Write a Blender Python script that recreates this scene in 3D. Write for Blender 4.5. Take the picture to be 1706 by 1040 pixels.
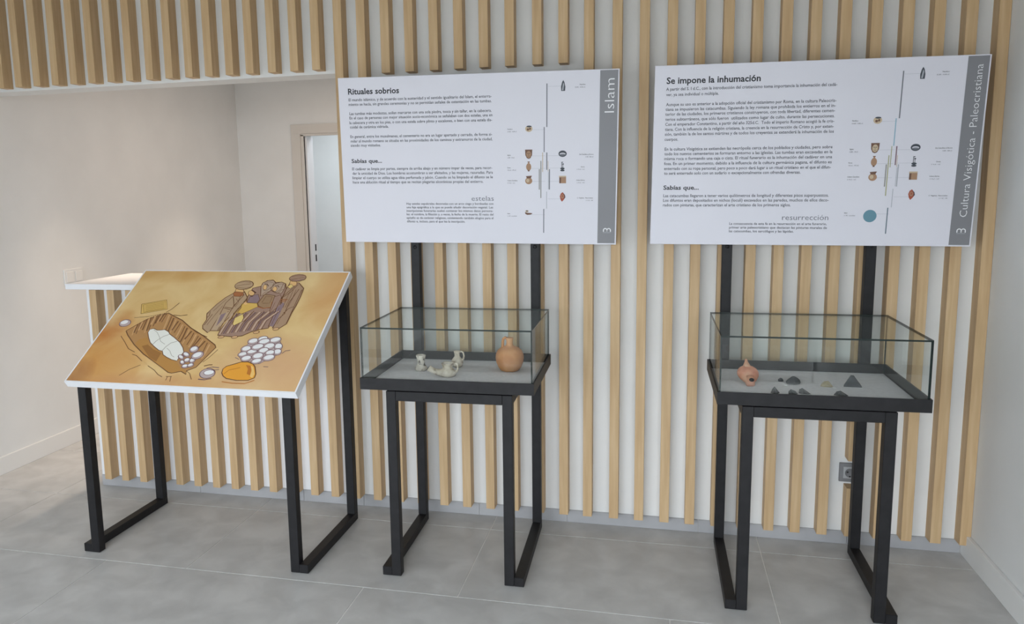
import bpy, bmesh, math, random
from mathutils import Vector, Matrix, noise
R = math.radians
scene = bpy.context.scene
for o in list(bpy.data.objects): bpy.data.objects.remove(o)
COL = scene.collection

# ------------------------------------------------------------------ camera
cam_d = bpy.data.cameras.new('camera'); cam = bpy.data.objects.new('camera', cam_d); COL.objects.link(cam)
cr, cu, cf = Vector((0.9722, 0.2332, -0.0188)), Vector((-0.0155, 0.1443, 0.9894)), Vector((-0.2335, 0.9617, -0.1439))
cf.normalize(); cr = (cr - cf * cr.dot(cf)).normalized(); cu = cr.cross(cf)
m = Matrix.Identity(4)
for i in range(3):
    m[i][0], m[i][1], m[i][2] = cr[i], cu[i], -cf[i]
m.translation = Vector((0.0, -3.5846, 1.5772)); cam.matrix_world = m
cam_d.sensor_fit = 'HORIZONTAL'; cam_d.sensor_width = 36.0
cam_d.lens = 36.0 * 1312.09 / 1706.0
cam_d.shift_x = 74.05 / 1706.0; cam_d.shift_y = -11.84 / 1706.0
cam_d.clip_start = 0.02; cam_d.clip_end = 100
scene.camera = cam
scene.cycles.transparent_max_bounces = 32

# ------------------------------------------------------------------ light
FACADE_Y = -4.5; FZ = 2.12; XL = -3.673; XR = 1.295
world = bpy.data.worlds.new('daylight'); scene.world = world; world.use_nodes = True
bg = world.node_tree.nodes['Background']
bg.inputs[0].default_value = (0.86, 0.93, 1.0, 1); bg.inputs[1].default_value = 6.15
def area(name, loc, rot, sx, sy, power, colour, portal=False):
    l = bpy.data.lights.new(name, 'AREA'); l.shape = 'RECTANGLE'; l.size = sx; l.size_y = sy
    l.energy = power; l.color = colour
    o = bpy.data.objects.new(name, l); COL.objects.link(o); o.location = loc; o.rotation_euler = rot
    if portal: l.cycles.is_portal = True
    return o
area('facade_portal', ((XL + XR) / 2, FACADE_Y + .02, FZ / 2), (R(90), 0, 0), XR - XL, FZ, 1, (1, 1, 1), True)
def spot(name, loc, power, deg, blend, colour, target=None):
    l = bpy.data.lights.new(name, 'SPOT'); l.energy = power; l.spot_size = R(deg); l.spot_blend = blend
    l.color = colour; l.shadow_soft_size = .04
    o = bpy.data.objects.new(name, l); COL.objects.link(o); o.location = loc
    if target:
        o.rotation_euler = (Vector(target) - Vector(loc)).to_track_quat('-Z', 'Y').to_euler()
    return o
WARM = (1.0, .80, .62)
for yy in (.62, 1.95):
    spot('downlight', (XL + .62, yy, 2.58), 85, 62, .9, WARM)
area('office_ceiling_lamp', (-2.2, 1.5, 2.58), (0, 0, 0), .6, 1.2, 15, (1.0, .80, .66))
area('corridor_ceiling_lamp', (-2.75, 3.65, 2.5), (0, 0, 0), .6, .6, 13, (.86, .93, 1.0))
vs = scene.view_settings
vs.view_transform = 'Standard'; vs.look = 'None'; vs.gamma = 1; vs.exposure = 0.0; vs.use_curve_mapping = False

# ------------------------------------------------------------------ materials
def lin(c):
    return tuple(((v / 255) / 12.92 if v / 255 <= .04045 else ((v / 255 + .055) / 1.055) ** 2.4) for v in c) + (1,)
MATS = {}
def mat(name, rgb, rough=.6, metal=0., spec=.5):
    if name in MATS: return MATS[name]
    mt = bpy.data.materials.new(name); mt.use_nodes = True
    b = mt.node_tree.nodes['Principled BSDF']
    b.inputs['Base Color'].default_value = lin(rgb); b.inputs['Roughness'].default_value = rough
    b.inputs['Metallic'].default_value = metal; b.inputs['Specular IOR Level'].default_value = spec
    MATS[name] = mt; return mt
def nmat(name, stops, scale, rough=.6, stretch=(1, 1, 1), detail=5, bump=0., bscale=None, space='Object', spec=.5, metal=0, distort=0.):
    """procedural two/three tone material: noise -> ramp, optional bump"""
    mt = mat(name, (128, 128, 128), rough, metal, spec); nt = mt.node_tree; b = nt.nodes['Principled BSDF']
    N = nt.nodes.new; K = nt.links.new
    if space == 'World':
        co = N('ShaderNodeNewGeometry').outputs['Position']
    else:
        co = N('ShaderNodeTexCoord').outputs['Object']
    mp = N('ShaderNodeMapping'); mp.inputs['Scale'].default_value = stretch; K(co, mp.inputs['Vector'])
    if space == 'Object':
        oi = N('ShaderNodeObjectInfo'); ad = N('ShaderNodeVectorMath'); ad.operation = 'MULTIPLY_ADD'
        ad.inputs[1].default_value = (17, 17, 17); K(oi.outputs['Random'], ad.inputs[0]); K(mp.outputs[0], ad.inputs[2]); vec = ad.outputs[0]
    else: vec = mp.outputs[0]
    nz = N('ShaderNodeTexNoise'); nz.inputs['Scale'].default_value = scale; nz.inputs['Detail'].default_value = detail
    nz.inputs['Distortion'].default_value = distort; K(vec, nz.inputs['Vector'])
    rp = N('ShaderNodeValToRGB'); K(nz.outputs['Fac'], rp.inputs[0])
    el = rp.color_ramp.elements
    while len(el) < len(stops): el.new(.5)
    for e, (p, c) in zip(el, stops): e.position = p; e.color = lin(c)
    K(rp.outputs[0], b.inputs['Base Color'])
    if bump:
        n2 = N('ShaderNodeTexNoise'); n2.inputs['Scale'].default_value = bscale or scale * 3; n2.inputs['Detail'].default_value = 4
        K(vec, n2.inputs['Vector']); bp = N('ShaderNodeBump'); bp.inputs['Strength'].default_value = bump; bp.inputs['Distance'].default_value = .004
        K(n2.outputs['Fac'], bp.inputs['Height']); K(bp.outputs[0], b.inputs['Normal'])
    return mt
WALL = nmat('white_paint', [(.3, (226, 227, 226)), (.7, (232, 233, 232))], 3, .75, bump=.05, bscale=90, space='World')
WOOD = nmat('oak', [(.3, (190, 157, 115)), (.55, (201, 170, 128)), (.75, (210, 181, 141))], 9, .55, stretch=(6, 6, .35), detail=8, bump=.06, bscale=30)
TILE = nmat('grey_porcelain', [(.34, (187, 186, 184)), (.5, (197, 196, 194)), (.66, (207, 206, 204))], 6.5, .42, detail=9, bump=.02, bscale=60, space='World', distort=.4)
SKIRT = nmat('grey_porcelain_skirting', [(.35, (160, 160, 162)), (.65, (176, 176, 178))], 3, .5, detail=7, space='World')
GROUT = mat('grout', (246, 244, 240), .9)
BLACK = nmat('black_steel', [(.35, (22, 21, 23)), (.65, (29, 28, 30))], 25, .5, bump=.04, bscale=200, spec=.3)
WHITE = mat('white_laminate', (236, 237, 240), .42)
PANEL = mat('white_panel_print', (221, 220, 228), .42)
TRIMW = mat('white_baseboard', (232, 232, 230), .5)
BEIGE = mat('beige_painted_wood', (212, 208, 202), .5)
GREYB = mat('grey_band_print', (128, 128, 132), .4)
INK = mat('dark_print', (40, 42, 48), .5)
INKL = mat('grey_print', (64, 67, 76), .5)
INKT = mat('light_grey_print', (104, 107, 115), .5)
INKW = mat('white_print', (236, 236, 238), .5)
CUSH = nmat('grey_felt', [(.35, (212, 210, 212)), (.65, (221, 219, 221))], 60, .95, bump=.25, bscale=400)
SOCK = mat('grey_plastic', (128, 128, 130), .45)
SOCKL = mat('light_grey_plastic', (176, 177, 178), .4)
DARK = mat('dark_hole', (22, 21, 21), .7)
ALU = mat('white_aluminium', (225, 226, 228), .4)
def glass():
    mt = bpy.data.materials.new('clear_glass'); mt.use_nodes = True; nt = mt.node_tree; N = nt.nodes.new; K = nt.links.new
    nt.nodes.remove(nt.nodes['Principled BSDF'])
    tr = N('ShaderNodeBsdfTransparent'); tr.inputs[0].default_value = (.966, .980, .974, 1)
    gl = N('ShaderNodeBsdfGlossy'); gl.inputs['Roughness'].default_value = .02
    lw = N('ShaderNodeLayerWeight'); lw.inputs['Blend'].default_value = .5
    pw = N('ShaderNodeMath'); pw.operation = 'POWER'; pw.inputs[1].default_value = 5; K(lw.outputs['Facing'], pw.inputs[0])
    fr = N('ShaderNodeMath'); fr.operation = 'MULTIPLY_ADD'; fr.inputs[1].default_value = .5; fr.inputs[2].default_value = .02; K(pw.outputs[0], fr.inputs[0])
    mx = N('ShaderNodeMixShader'); K(fr.outputs[0], mx.inputs[0]); K(tr.outputs[0], mx.inputs[1]); K(gl.outputs[0], mx.inputs[2])
    K(mx.outputs[0], nt.nodes['Material Output'].inputs[0]); return mt
GLASS = glass()
GEDGE = mat('green_glass_edge', (20, 34, 31), .2, 0., .3)

# ------------------------------------------------------------------ helpers
def link(name, me, mats, parent=None):
    o = bpy.data.objects.new(name, me); COL.objects.link(o)
    for x in (mats if isinstance(mats, (list, tuple)) else [mats]): me.materials.append(x)
    if parent: o.parent = parent
    return o
def pyd(name, V, Fc, mats, parent=None, mi=None, smooth=False):
    me = bpy.data.meshes.new(name); me.from_pydata([tuple(v) for v in V], [], Fc); 
    o = link(name, me, mats, parent)
    if mi: me.polygons.foreach_set('material_index', mi)
    if smooth: me.polygons.foreach_set('use_smooth', [True] * len(me.polygons))
    me.update(); return o
BF = [(0, 3, 2, 1), (4, 5, 6, 7), (0, 1, 5, 4), (1, 2, 6, 5), (2, 3, 7, 6), (3, 0, 4, 7)]
def boxv(x0, x1, y0, y1, z0, z1):
    return [(x0, y0, z0), (x1, y0, z0), (x1, y1, z0), (x0, y1, z0), (x0, y0, z1), (x1, y0, z1), (x1, y1, z1), (x0, y1, z1)]
def boxes(name, L, mats, parent=None, bevel=0., mi=None):
    V = []; Fc = []; MI = []
    for k, b in enumerate(L):
        n = len(V); V += boxv(*b); Fc += [tuple(i + n for i in f) for f in BF]; MI += [mi[k] if mi else 0] * 6
    o = pyd(name, V, Fc, mats, parent, MI)
    if bevel:
        bm = bmesh.new(); bm.from_mesh(o.data)
        bmesh.ops.bevel(bm, geom=bm.edges[:], offset=bevel, segments=1, affect='EDGES'); bm.to_mesh(o.data); bm.free()
    return o
def box(name, x0, x1, y0, y1, z0, z1, mats, parent=None, bevel=0.):
    return boxes(name, [(x0, x1, y0, y1, z0, z1)], mats, parent, bevel)
def tag(o, label, cat, group=None):
    o['label'] = label; o['category'] = cat
    if group: o['group'] = group
    return o
def struct(o, label=None):
    o['kind'] = 'structure'
    if label: o['label'] = label
    return o
def empty(name, loc, rz=0.):
    o = bpy.data.objects.new(name, None); COL.objects.link(o); o.location = loc; o.rotation_euler = (0, 0, rz)
    o.empty_display_size = .05; return o
def adopt(child, root, mw):
    """parent child to root so that its world matrix is mw (root: location + z-rotation)"""
    rw = Matrix.Translation(root.location) @ Matrix.Rotation(root.rotation_euler[2], 4, 'Z')
    child.parent = root; child.matrix_local = rw.inverted() @ mw
def tube_path(bm, pts, radii, n=10, closed=False, cap=True, squash=None):
    """sweep a circle along pts (parallel transport)"""
    pts = [Vector(p) for p in pts]; rings = []; up = None
    for i, p in enumerate(pts):
        t = (pts[min(i + 1, len(pts) - 1)] - pts[max(i - 1, 0)]).normalized()
        if up is None:
            up = Vector((0, 0, 1)) if abs(t.z) < .9 else Vector((0, 1, 0))
        up = (up - t * up.dot(t)).normalized(); s = t.cross(up); r = radii[i] if isinstance(radii, (list, tuple)) else radii
        q = squash or 1.
        rings.append([bm.verts.new(p + up * math.cos(2 * math.pi * k / n) * r + s * math.sin(2 * math.pi * k / n) * r * q) for k in range(n)])
    for a, b in zip(rings, rings[1:]):
        for k in range(n): bm.faces.new((a[k], a[(k + 1) % n], b[(k + 1) % n], b[k]))
    if cap: bm.faces.new(rings[0][::-1]); bm.faces.new(rings[-1])
def lathe(bm, prof, n=28, off=(0, 0, 0), wob=0., seed=0, sx=1., sy=1.):
    rings = []
    for r, z in prof:
        ring = []
        for k in range(n):
            a = 2 * math.pi * k / n; p = Vector((r * math.cos(a) * sx, r * math.sin(a) * sy, z))
            if wob: p += p.normalized() * wob * noise.noise(p * 45 + Vector((seed, 0, 0)))
            ring.append(bm.verts.new(p + Vector(off)))
        rings.append(ring)
    for a, b in zip(rings, rings[1:]):
        for k in range(n): bm.faces.new((a[k], a[(k + 1) % n], b[(k + 1) % n], b[k]))
    bm.faces.new(rings[0][::-1]); bm.faces.new(rings[-1])
def bmobj(name, bm, mats, parent=None, smooth=True, sub=0):
    bmesh.ops.recalc_face_normals(bm, faces=bm.faces[:])
    me = bpy.data.meshes.new(name); bm.to_mesh(me); bm.free(); o = link(name, me, mats, parent)
    if smooth: me.polygons.foreach_set('use_smooth', [True] * len(me.polygons))
    if sub:
        md = o.modifiers.new('sub', 'SUBSURF'); md.levels = sub; md.render_levels = sub
    return o
# ------------------------------------------------------------------ print data (units 0.1 mm)
ART = [
('grave','F','pit',0,[1325,3130,1605,3475,1970,3885,2130,4005,2620,4195,2905,4350,3270,4170,3850,3910,4530,3440,5360,2995,6220,2455,6335,2305,6105,1625,5935,1120,5585,900,5680,710,5350,865,4955,745,4765,780,3920,1260,2995,1770,2215,2310,1565,2870]),
('grave','S','o',16,[1325,3130,1605,3475,1970,3885,2130,4005,2620,4195,2905,4350,3270,4170,3850,3910,4530,3440,5360,2995,6220,2455,6335,2305,6105,1625,5935,1120,5585,900,5680,710,5350,865,4955,745,4765,780,3920,1260,2995,1770,2215,2310,1565,2870,1325,3130]),
('grave','F','pitfloor',0,[2230,2360,2300,2630,2660,2785,3015,2295,3605,2010,4130,1675,4890,1360,5200,1080,5585,900,5600,780,5340,890,4945,760,4755,805,3910,1280,3040,1775]),
('grave','F','pitlow',0,[2660,2225,2905,2340,3365,2050,3855,1865,3870,1355,3400,1585]),
('grave','S','hatch2',16,[1655,3470,1710,3165,1790,2870]),
('grave','S','hatch',26,[1725,3560,1755,3295,1810,3025]),
('grave','S','hatch',16,[1790,3650,1870,3300,1950,2970]),
('grave','S','hatch2',26,[1860,3735,1895,3455,1950,3175]),
('grave','S','hatch',16,[1935,3820,1950,3565,1990,3300]),
('grave','S','hatch',26,[2005,3905,2075,3550,2145,3215]),
('grave','S','hatch2',16,[2085,3980,2230,3475,2350,3045]),
('grave','S','hatch',26,[2165,4055,2285,3580,2390,3170]),
('grave','S','hatch',16,[2245,4120,2360,3655,2460,3250]),
('grave','S','hatch2',26,[2330,4180,2355,3875,2395,3575]),
('grave','S','hatch',16,[2425,4235,2495,3835,2560,3470]),
('grave','S','hatch',26,[2520,4280,2545,3955,2575,3645]),
('grave','S','hatch2',16,[2615,4315,2625,4025,2640,3730]),
('grave','S','hatch',26,[2720,4345,2715,4070,2720,3790]),
('grave','S','hatch',16,[2840,4345,2845,4040,2860,3740]),
('grave','S','hatch2',26,[3010,4245,3125,3730,3200,3295]),
('grave','S','hatch',16,[3180,4145,3275,3660,3340,3245]),
('grave','S','hatch',26,[3350,4040,3435,3565,3495,3155]),
('grave','S','hatch2',16,[3520,3940,3600,3470,3650,3060]),
('grave','S','hatch',26,[3690,3840,3675,3545,3660,3255]),
('grave','S','hatch',16,[3855,3735,3855,3415,3850,3100]),
('grave','S','hatch2',26,[4020,3635,4065,3220,4085,2855]),
('grave','S','hatch',16,[4190,3535,4245,3095,4265,2705]),
('grave','S','hatch',26,[4355,3440,4420,2965,4450,2555]),
('grave','S','hatch2',16,[4515,3340,4585,2860,4610,2450]),
('grave','S','hatch',26,[4680,3240,4630,2985,4580,2720]),
('grave','S','hatch',16,[4845,3145,4865,2745,4855,2385]),
('grave','S','hatch2',26,[5005,3045,5030,2630,5020,2260]),
('grave','S','hatch',16,[5165,2950,5165,2580,5135,2245]),
('grave','S','hatch',26,[5325,2855,5275,2580,5210,2300]),
('grave','S','hatch2',16,[5485,2760,5470,2405,5430,2075]),
('grave','S','hatch',26,[5640,2665,5575,2415,5495,2155]),
('grave','S','hatch',16,[5800,2570,5840,2090,5825,1685]),
('grave','S','hatch2',26,[5955,2475,5980,2020,5960,1625]),
('grave','F','shroud',0,[2505,3075,2510,3270,2680,3330,2910,3230,3040,3235,3280,3285,3550,3150,3665,3020,4045,2795,4445,2525,4750,2225,4920,1975,4895,1765,4855,1510,4850,1435,4565,1495,4240,1630,3990,1770,3850,1970,3650,2010,3330,2205,2975,2450,2720,2760]),
('grave','S','o',12,[2505,3075,2510,3270,2680,3330,2910,3230,3040,3235,3280,3285,3550,3150,3665,3020,4045,2795,4445,2525,4750,2225,4920,1975,4895,1765,4855,1510,4850,1435,4565,1495,4240,1630,3990,1770,3850,1970,3650,2010,3330,2205,2975,2450,2720,2760,2505,3075]),
('grave','S','band',10,[3160,2355,3220,2570,3425,2850,3690,3010]),
('grave','S','band',10,[3830,1995,3880,2230,4015,2475,4280,2595]),
('grave','S','band',6,[2720,3250,2980,3100,3280,2785,3445,2555,3755,2385]),
('grave','S','band',6,[3980,2160,4220,1990,4435,1740,4610,1650]),
('grave','F','stoneD',0,[5570,1210,5585,1160,5565,1110,5510,1075,5440,1050,5360,1055,5295,1075,5245,1115,5235,1165,5255,1215,5305,1255,5380,1275,5455,1275,5525,1250]),
('grave','S','p',12,[5570,1210,5585,1160,5565,1110,5510,1075,5440,1050,5360,1055,5295,1075,5245,1115,5235,1165,5255,1215,5305,1255,5380,1275,5455,1275,5525,1250,5570,1210]),
('grave','F','stone',0,[5495,1225,5500,1195,5485,1165,5445,1140,5395,1125,5345,1120,5300,1135,5270,1160,5260,1190,5280,1220,5315,1245,5370,1260,5420,1260,5465,1250]),
('grave','F','stoneD',0,[5115,1585,5100,1545,5050,1530,4985,1540,4910,1580,4840,1630,4790,1690,4775,1745,4790,1785,4835,1805,4905,1790,4980,1755,5050,1705,5095,1640]),
('grave','S','p',12,[5115,1585,5100,1545,5050,1530,4985,1540,4910,1580,4840,1630,4790,1690,4775,1745,4790,1785,4835,1805,4905,1790,4980,1755,5050,1705,5095,1640,5115,1585]),
('grave','F','stone',0,[5035,1640,5025,1615,4990,1610,4945,1620,4890,1645,4845,1680,4810,1720,4800,1750,4810,1775,4840,1785,4890,1775,4940,1750,4990,1715,5025,1675]),
('grave','F','stoneD',0,[5270,1380,5285,1325,5275,1285,5240,1255,5190,1255,5130,1275,5080,1315,5040,1370,5025,1420,5035,1465,5070,1495,5120,1495,5180,1475,5235,1435]),
('grave','S','p',12,[5270,1380,5285,1325,5275,1285,5240,1255,5190,1255,5130,1275,5080,1315,5040,1370,5025,1420,5035,1465,5070,1495,5120,1495,5180,1475,5235,1435,5270,1380]),
('grave','F','stone',0,[5210,1410,5215,1375,5210,1350,5180,1335,5145,1330,5105,1345,5070,1370,5050,1400,5040,1430,5050,1460,5075,1475,5110,1475,5150,1465,5185,1440]),
('grave','F','stoneD',0,[5440,1585,5470,1530,5465,1470,5435,1420,5380,1385,5315,1375,5250,1395,5200,1435,5170,1490,5175,1550,5205,1600,5260,1635,5325,1640,5390,1625]),
('grave','S','p',12,[5440,1585,5470,1530,5465,1470,5435,1420,5380,1385,5315,1375,5250,1395,5200,1435,5170,1490,5175,1550,5205,1600,5260,1635,5325,1640,5390,1625,5440,1585]),
('grave','F','stone',0,[5380,1590,5395,1555,5390,1520,5365,1485,5325,1465,5280,1455,5240,1460,5210,1485,5195,1520,5200,1555,5220,1590,5260,1615,5305,1625,5345,1615]),
('grave','F','stoneD',0,[5310,1770,5300,1715,5255,1690,5185,1685,5100,1715,5020,1760,4960,1825,4925,1890,4935,1940,4980,1970,5050,1975,5135,1945,5215,1895,5280,1835]),
('grave','S','p',12,[5310,1770,5300,1715,5255,1690,5185,1685,5100,1715,5020,1760,4960,1825,4925,1890,4935,1940,4980,1970,5050,1975,5135,1945,5215,1895,5280,1835,5310,1770]),
('grave','F','stone',0,[5225,1815,5215,1785,5185,1770,5135,1770,5075,1790,5020,1820,4975,1860,4955,1900,4965,1930,4995,1950,5045,1945,5105,1925,5160,1895,5205,1855]),
('grave','F','stoneD',0,[5670,1600,5705,1540,5720,1475,5705,1415,5665,1370,5610,1350,5545,1360,5490,1400,5450,1455,5440,1520,5455,1580,5495,1625,5550,1645,5610,1635]),
('grave','S','p',12,[5670,1600,5705,1540,5720,1475,5705,1415,5665,1370,5610,1350,5545,1360,5490,1400,5450,1455,5440,1520,5455,1580,5495,1625,5550,1645,5610,1635,5670,1600]),
('grave','F','stone',0,[5615,1595,5635,1560,5640,1520,5630,1480,5600,1450,5565,1435,5525,1435,5490,1455,5470,1490,5460,1535,5475,1575,5505,1605,5540,1620,5580,1620]),
('grave','F','stoneD',0,[5750,1300,5770,1255,5760,1200,5730,1155,5675,1120,5610,1110,5555,1120,5510,1150,5490,1195,5500,1250,5530,1295,5585,1330,5650,1340,5705,1330]),
('grave','S','p',12,[5750,1300,5770,1255,5760,1200,5730,1155,5675,1120,5610,1110,5555,1120,5510,1150,5490,1195,5500,1250,5530,1295,5585,1330,5650,1340,5705,1330,5750,1300]),
('grave','F','stone',0,[5690,1305,5700,1280,5690,1245,5665,1215,5625,1190,5585,1180,5545,1185,5520,1200,5510,1230,5515,1265,5540,1295,5580,1320,5620,1330,5660,1325]),
('grave','F','stoneD',0,[5510,2255,5550,2175,5550,2090,5510,2015,5435,1965,5340,1955,5250,1985,5175,2045,5135,2125,5135,2210,5175,2285,5250,2335,5345,2345,5440,2315]),
('grave','S','p',12,[5510,2255,5550,2175,5550,2090,5510,2015,5435,1965,5340,1955,5250,1985,5175,2045,5135,2125,5135,2210,5175,2285,5250,2335,5345,2345,5440,2315,5510,2255]),
('grave','F','stone',0,[5435,2255,5455,2205,5450,2150,5420,2100,5365,2065,5305,2055,5245,2070,5195,2105,5175,2155,5180,2210,5210,2260,5265,2290,5325,2305,5385,2290]),
('grave','F','stoneD',0,[5910,1950,5950,1855,5940,1755,5875,1660,5775,1595,5655,1575,5540,1600,5450,1665,5410,1760,5420,1860,5485,1955,5585,2020,5710,2040,5825,2015]),
('grave','S','p',12,[5910,1950,5950,1855,5940,1755,5875,1660,5775,1595,5655,1575,5540,1600,5450,1665,5410,1760,5420,1860,5485,1955,5585,2020,5710,2040,5825,2015,5910,1950]),
('grave','F','stone',0,[5815,1935,5835,1880,5820,1815,5775,1750,5705,1705,5625,1690,5550,1700,5495,1735,5470,1795,5485,1860,5530,1920,5600,1965,5685,1985,5760,1975]),
('grave','S','o',12,[2755,4375,2950,4615,3135,5040]),
('grave','S','o',8,[1275,3980,1955,4085,2905,4350]),
('grave','S','hatch',14,[3240,4225,3625,4185,3950,4255]),
('grave','S','o',10,[3850,3910,4920,3190,5625,2900]),
('grave','S','o',10,[6120,1425,6285,1685,6495,2180]),
('grave','S','o',8,[5585,900,5815,770,6060,445]),
('grave','S','o',9,[1245,2800,1655,2440,2080,2035,2515,1850]),
('grave','S','o',9,[2460,1715,2715,1650,3165,1345]),
('grave','S','o',9,[3605,1090,4045,865,4340,635,4620,505]),
('grave','S','o',9,[2515,480,2820,845,3225,1120]),
('grave','S','o',9,[4790,540,5070,555]),
('grave','S','o',9,[4870,545,4885,325]),
('grave','S','o',9,[5030,550,5115,270]),
('plaque','F','plq',0,[1165,4895,2350,5220,2720,4605,1485,4255]),
('plaque','S','o2',12,[1165,4895,2350,5220,2720,4605,1485,4255,1165,4895]),
('plaque','F','plq2',0,[1280,4850,2340,5125,2615,4655,1575,4355]),
('plaque','S','o2',7,[1280,4850,2340,5125,2615,4655,1575,4355,1280,4850]),
('plaque','S','o2',6,[1455,4785,1765,4850,2325,5020]),
('plaque','S','o2',6,[1505,4695,1815,4760,2375,4930]),
('plaque','S','o2',6,[1555,4605,1865,4670,2420,4835]),
('plaque','S','o2',6,[1605,4510,1915,4575,2470,4745]),
('plaque','S','o2',6,[1655,4420,1965,4485,2520,4655]),
('rock','F','stoneD',0,[1235,3730,1280,3630,1265,3530,1195,3450,1090,3400,960,3390,835,3430,745,3505,700,3600,710,3705,780,3790,885,3840,1015,3845,1140,3805]),
('rock','S','p',12,[1235,3730,1280,3630,1265,3530,1195,3450,1090,3400,960,3390,835,3430,745,3505,700,3600,710,3705,780,3790,885,3840,1015,3845,1140,3805,1235,3730]),
('rock','F','stone',0,[1085,3745,1105,3690,1090,3635,1045,3585,975,3550,895,3545,820,3560,770,3600,745,3650,760,3710,810,3760,880,3790,960,3800,1030,3780]),
('pile','F','stoneD',0,[7610,1875,7640,2250,7785,2560,7745,2785,8105,2880,8205,3020,8470,2975,8725,2950,9085,2965,9370,2565,9485,2195,9440,2010,9265,1925,9290,1710,8940,1615,8795,1465,8490,1485,8325,1585,7975,1565]),
('pile','S','p',8,[7610,1875,7640,2250,7785,2560,7745,2785,8105,2880,8205,3020,8470,2975,8725,2950,9085,2965,9370,2565,9485,2195,9440,2010,9265,1925,9290,1710,8940,1615,8795,1465,8490,1485,8325,1585,7975,1565,7610,1875]),
('pile','F','stoneD',0,[8025,2355,8055,2265,8030,2185,7965,2120,7875,2085,7765,2090,7670,2130,7600,2200,7570,2290,7595,2370,7655,2435,7755,2470,7860,2465,7960,2425]),
('pile','S','p',10,[8025,2355,8055,2265,8030,2185,7965,2120,7875,2085,7765,2090,7670,2130,7600,2200,7570,2290,7595,2370,7655,2435,7755,2470,7860,2465,7960,2425,8025,2355]),
('pile','F','stone',0,[7980,2375,7995,2320,7975,2265,7920,2215,7845,2185,7765,2180,7695,2200,7650,2240,7635,2295,7655,2350,7710,2400,7785,2430,7865,2435,7935,2420]),
('pile','F','stoneD',0,[7985,2030,8000,1960,7975,1895,7910,1840,7825,1810,7725,1810,7645,1835,7585,1890,7570,1955,7595,2025,7655,2080,7745,2110,7840,2110,7925,2080]),
('pile','S','p',10,[7985,2030,8000,1960,7975,1895,7910,1840,7825,1810,7725,1810,7645,1835,7585,1890,7570,1955,7595,2025,7655,2080,7745,2110,7840,2110,7925,2080,7985,2030]),
('pile','F','stone',0,[7940,2050,7950,2010,7925,1960,7875,1920,7805,1890,7735,1885,7670,1895,7630,1925,7625,1970,7645,2015,7700,2055,7765,2085,7840,2095,7900,2080]),
('pile','F','stoneD',0,[8275,1810,8295,1735,8270,1655,8200,1590,8100,1555,7990,1555,7890,1590,7825,1655,7800,1730,7830,1810,7900,1875,8000,1910,8110,1910,8210,1875]),
('pile','S','p',10,[8275,1810,8295,1735,8270,1655,8200,1590,8100,1555,7990,1555,7890,1590,7825,1655,7800,1730,7830,1810,7900,1875,8000,1910,8110,1910,8210,1875,8275,1810]),
('pile','F','stone',0,[8230,1835,8240,1785,8210,1730,8155,1680,8075,1650,7995,1640,7925,1655,7875,1690,7865,1740,7890,1795,7950,1845,8030,1875,8110,1885,8180,1870]),
('pile','F','stoneD',0,[8180,2820,8205,2740,8175,2655,8105,2590,8000,2555,7890,2555,7790,2590,7720,2660,7700,2740,7725,2825,7800,2890,7900,2925,8015,2925,8115,2885]),
('pile','S','p',10,[8180,2820,8205,2740,8175,2655,8105,2590,8000,2555,7890,2555,7790,2590,7720,2660,7700,2740,7725,2825,7800,2890,7900,2925,8015,2925,8115,2885,8180,2820]),
('pile','F','stone',0,[8135,2845,8145,2790,8115,2735,8060,2685,7980,2650,7895,2640,7820,2660,7775,2695,7765,2750,7790,2805,7850,2855,7930,2890,8015,2900,8085,2885]),
('pile','F','stoneD',0,[8565,2970,8585,2895,8555,2820,8485,2760,8390,2725,8285,2725,8195,2755,8130,2815,8115,2890,8140,2965,8210,3030,8305,3060,8410,3065,8505,3030]),
('pile','S','p',10,[8565,2970,8585,2895,8555,2820,8485,2760,8390,2725,8285,2725,8195,2755,8130,2815,8115,2890,8140,2965,8210,3030,8305,3060,8410,3065,8505,3030,8565,2970]),
('pile','F','stone',0,[8520,2995,8530,2945,8505,2890,8445,2845,8370,2815,8295,2805,8225,2820,8185,2855,8175,2905,8200,2955,8255,3000,8330,3035,8410,3040,8475,3030]),
('pile','F','stoneD',0,[9210,2935,9225,2855,9190,2770,9105,2700,8990,2660,8865,2655,8760,2690,8690,2755,8675,2835,8710,2925,8795,2990,8910,3035,9035,3035,9140,3000]),
('pile','S','p',10,[9210,2935,9225,2855,9190,2770,9105,2700,8990,2660,8865,2655,8760,2690,8690,2755,8675,2835,8710,2925,8795,2990,8910,3035,9035,3035,9140,3000,9210,2935]),
('pile','F','stone',0,[9155,2960,9165,2905,9130,2845,9060,2790,8970,2755,8880,2745,8800,2755,8755,2795,8745,2845,8780,2905,8845,2960,8935,2995,9030,3010,9110,2995]),
('pile','F','stoneD',0,[9420,2540,9455,2450,9445,2365,9400,2300,9325,2275,9235,2290,9145,2340,9080,2420,9045,2515,9050,2600,9100,2665,9175,2690,9265,2675,9355,2625]),
('pile','S','p',10,[9420,2540,9455,2450,9445,2365,9400,2300,9325,2275,9235,2290,9145,2340,9080,2420,9045,2515,9050,2600,9100,2665,9175,2690,9265,2675,9355,2625,9420,2540]),
('pile','F','stone',0,[9385,2565,9405,2510,9395,2450,9355,2405,9295,2380,9230,2380,9165,2410,9120,2455,9100,2515,9110,2575,9150,2620,9210,2645,9275,2640,9340,2615]),
('pile','F','stoneD',0,[9500,2230,9525,2145,9515,2065,9465,2010,9390,1985,9305,1995,9220,2040,9160,2110,9130,2190,9145,2270,9190,2330,9265,2355,9355,2345,9440,2300]),
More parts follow.
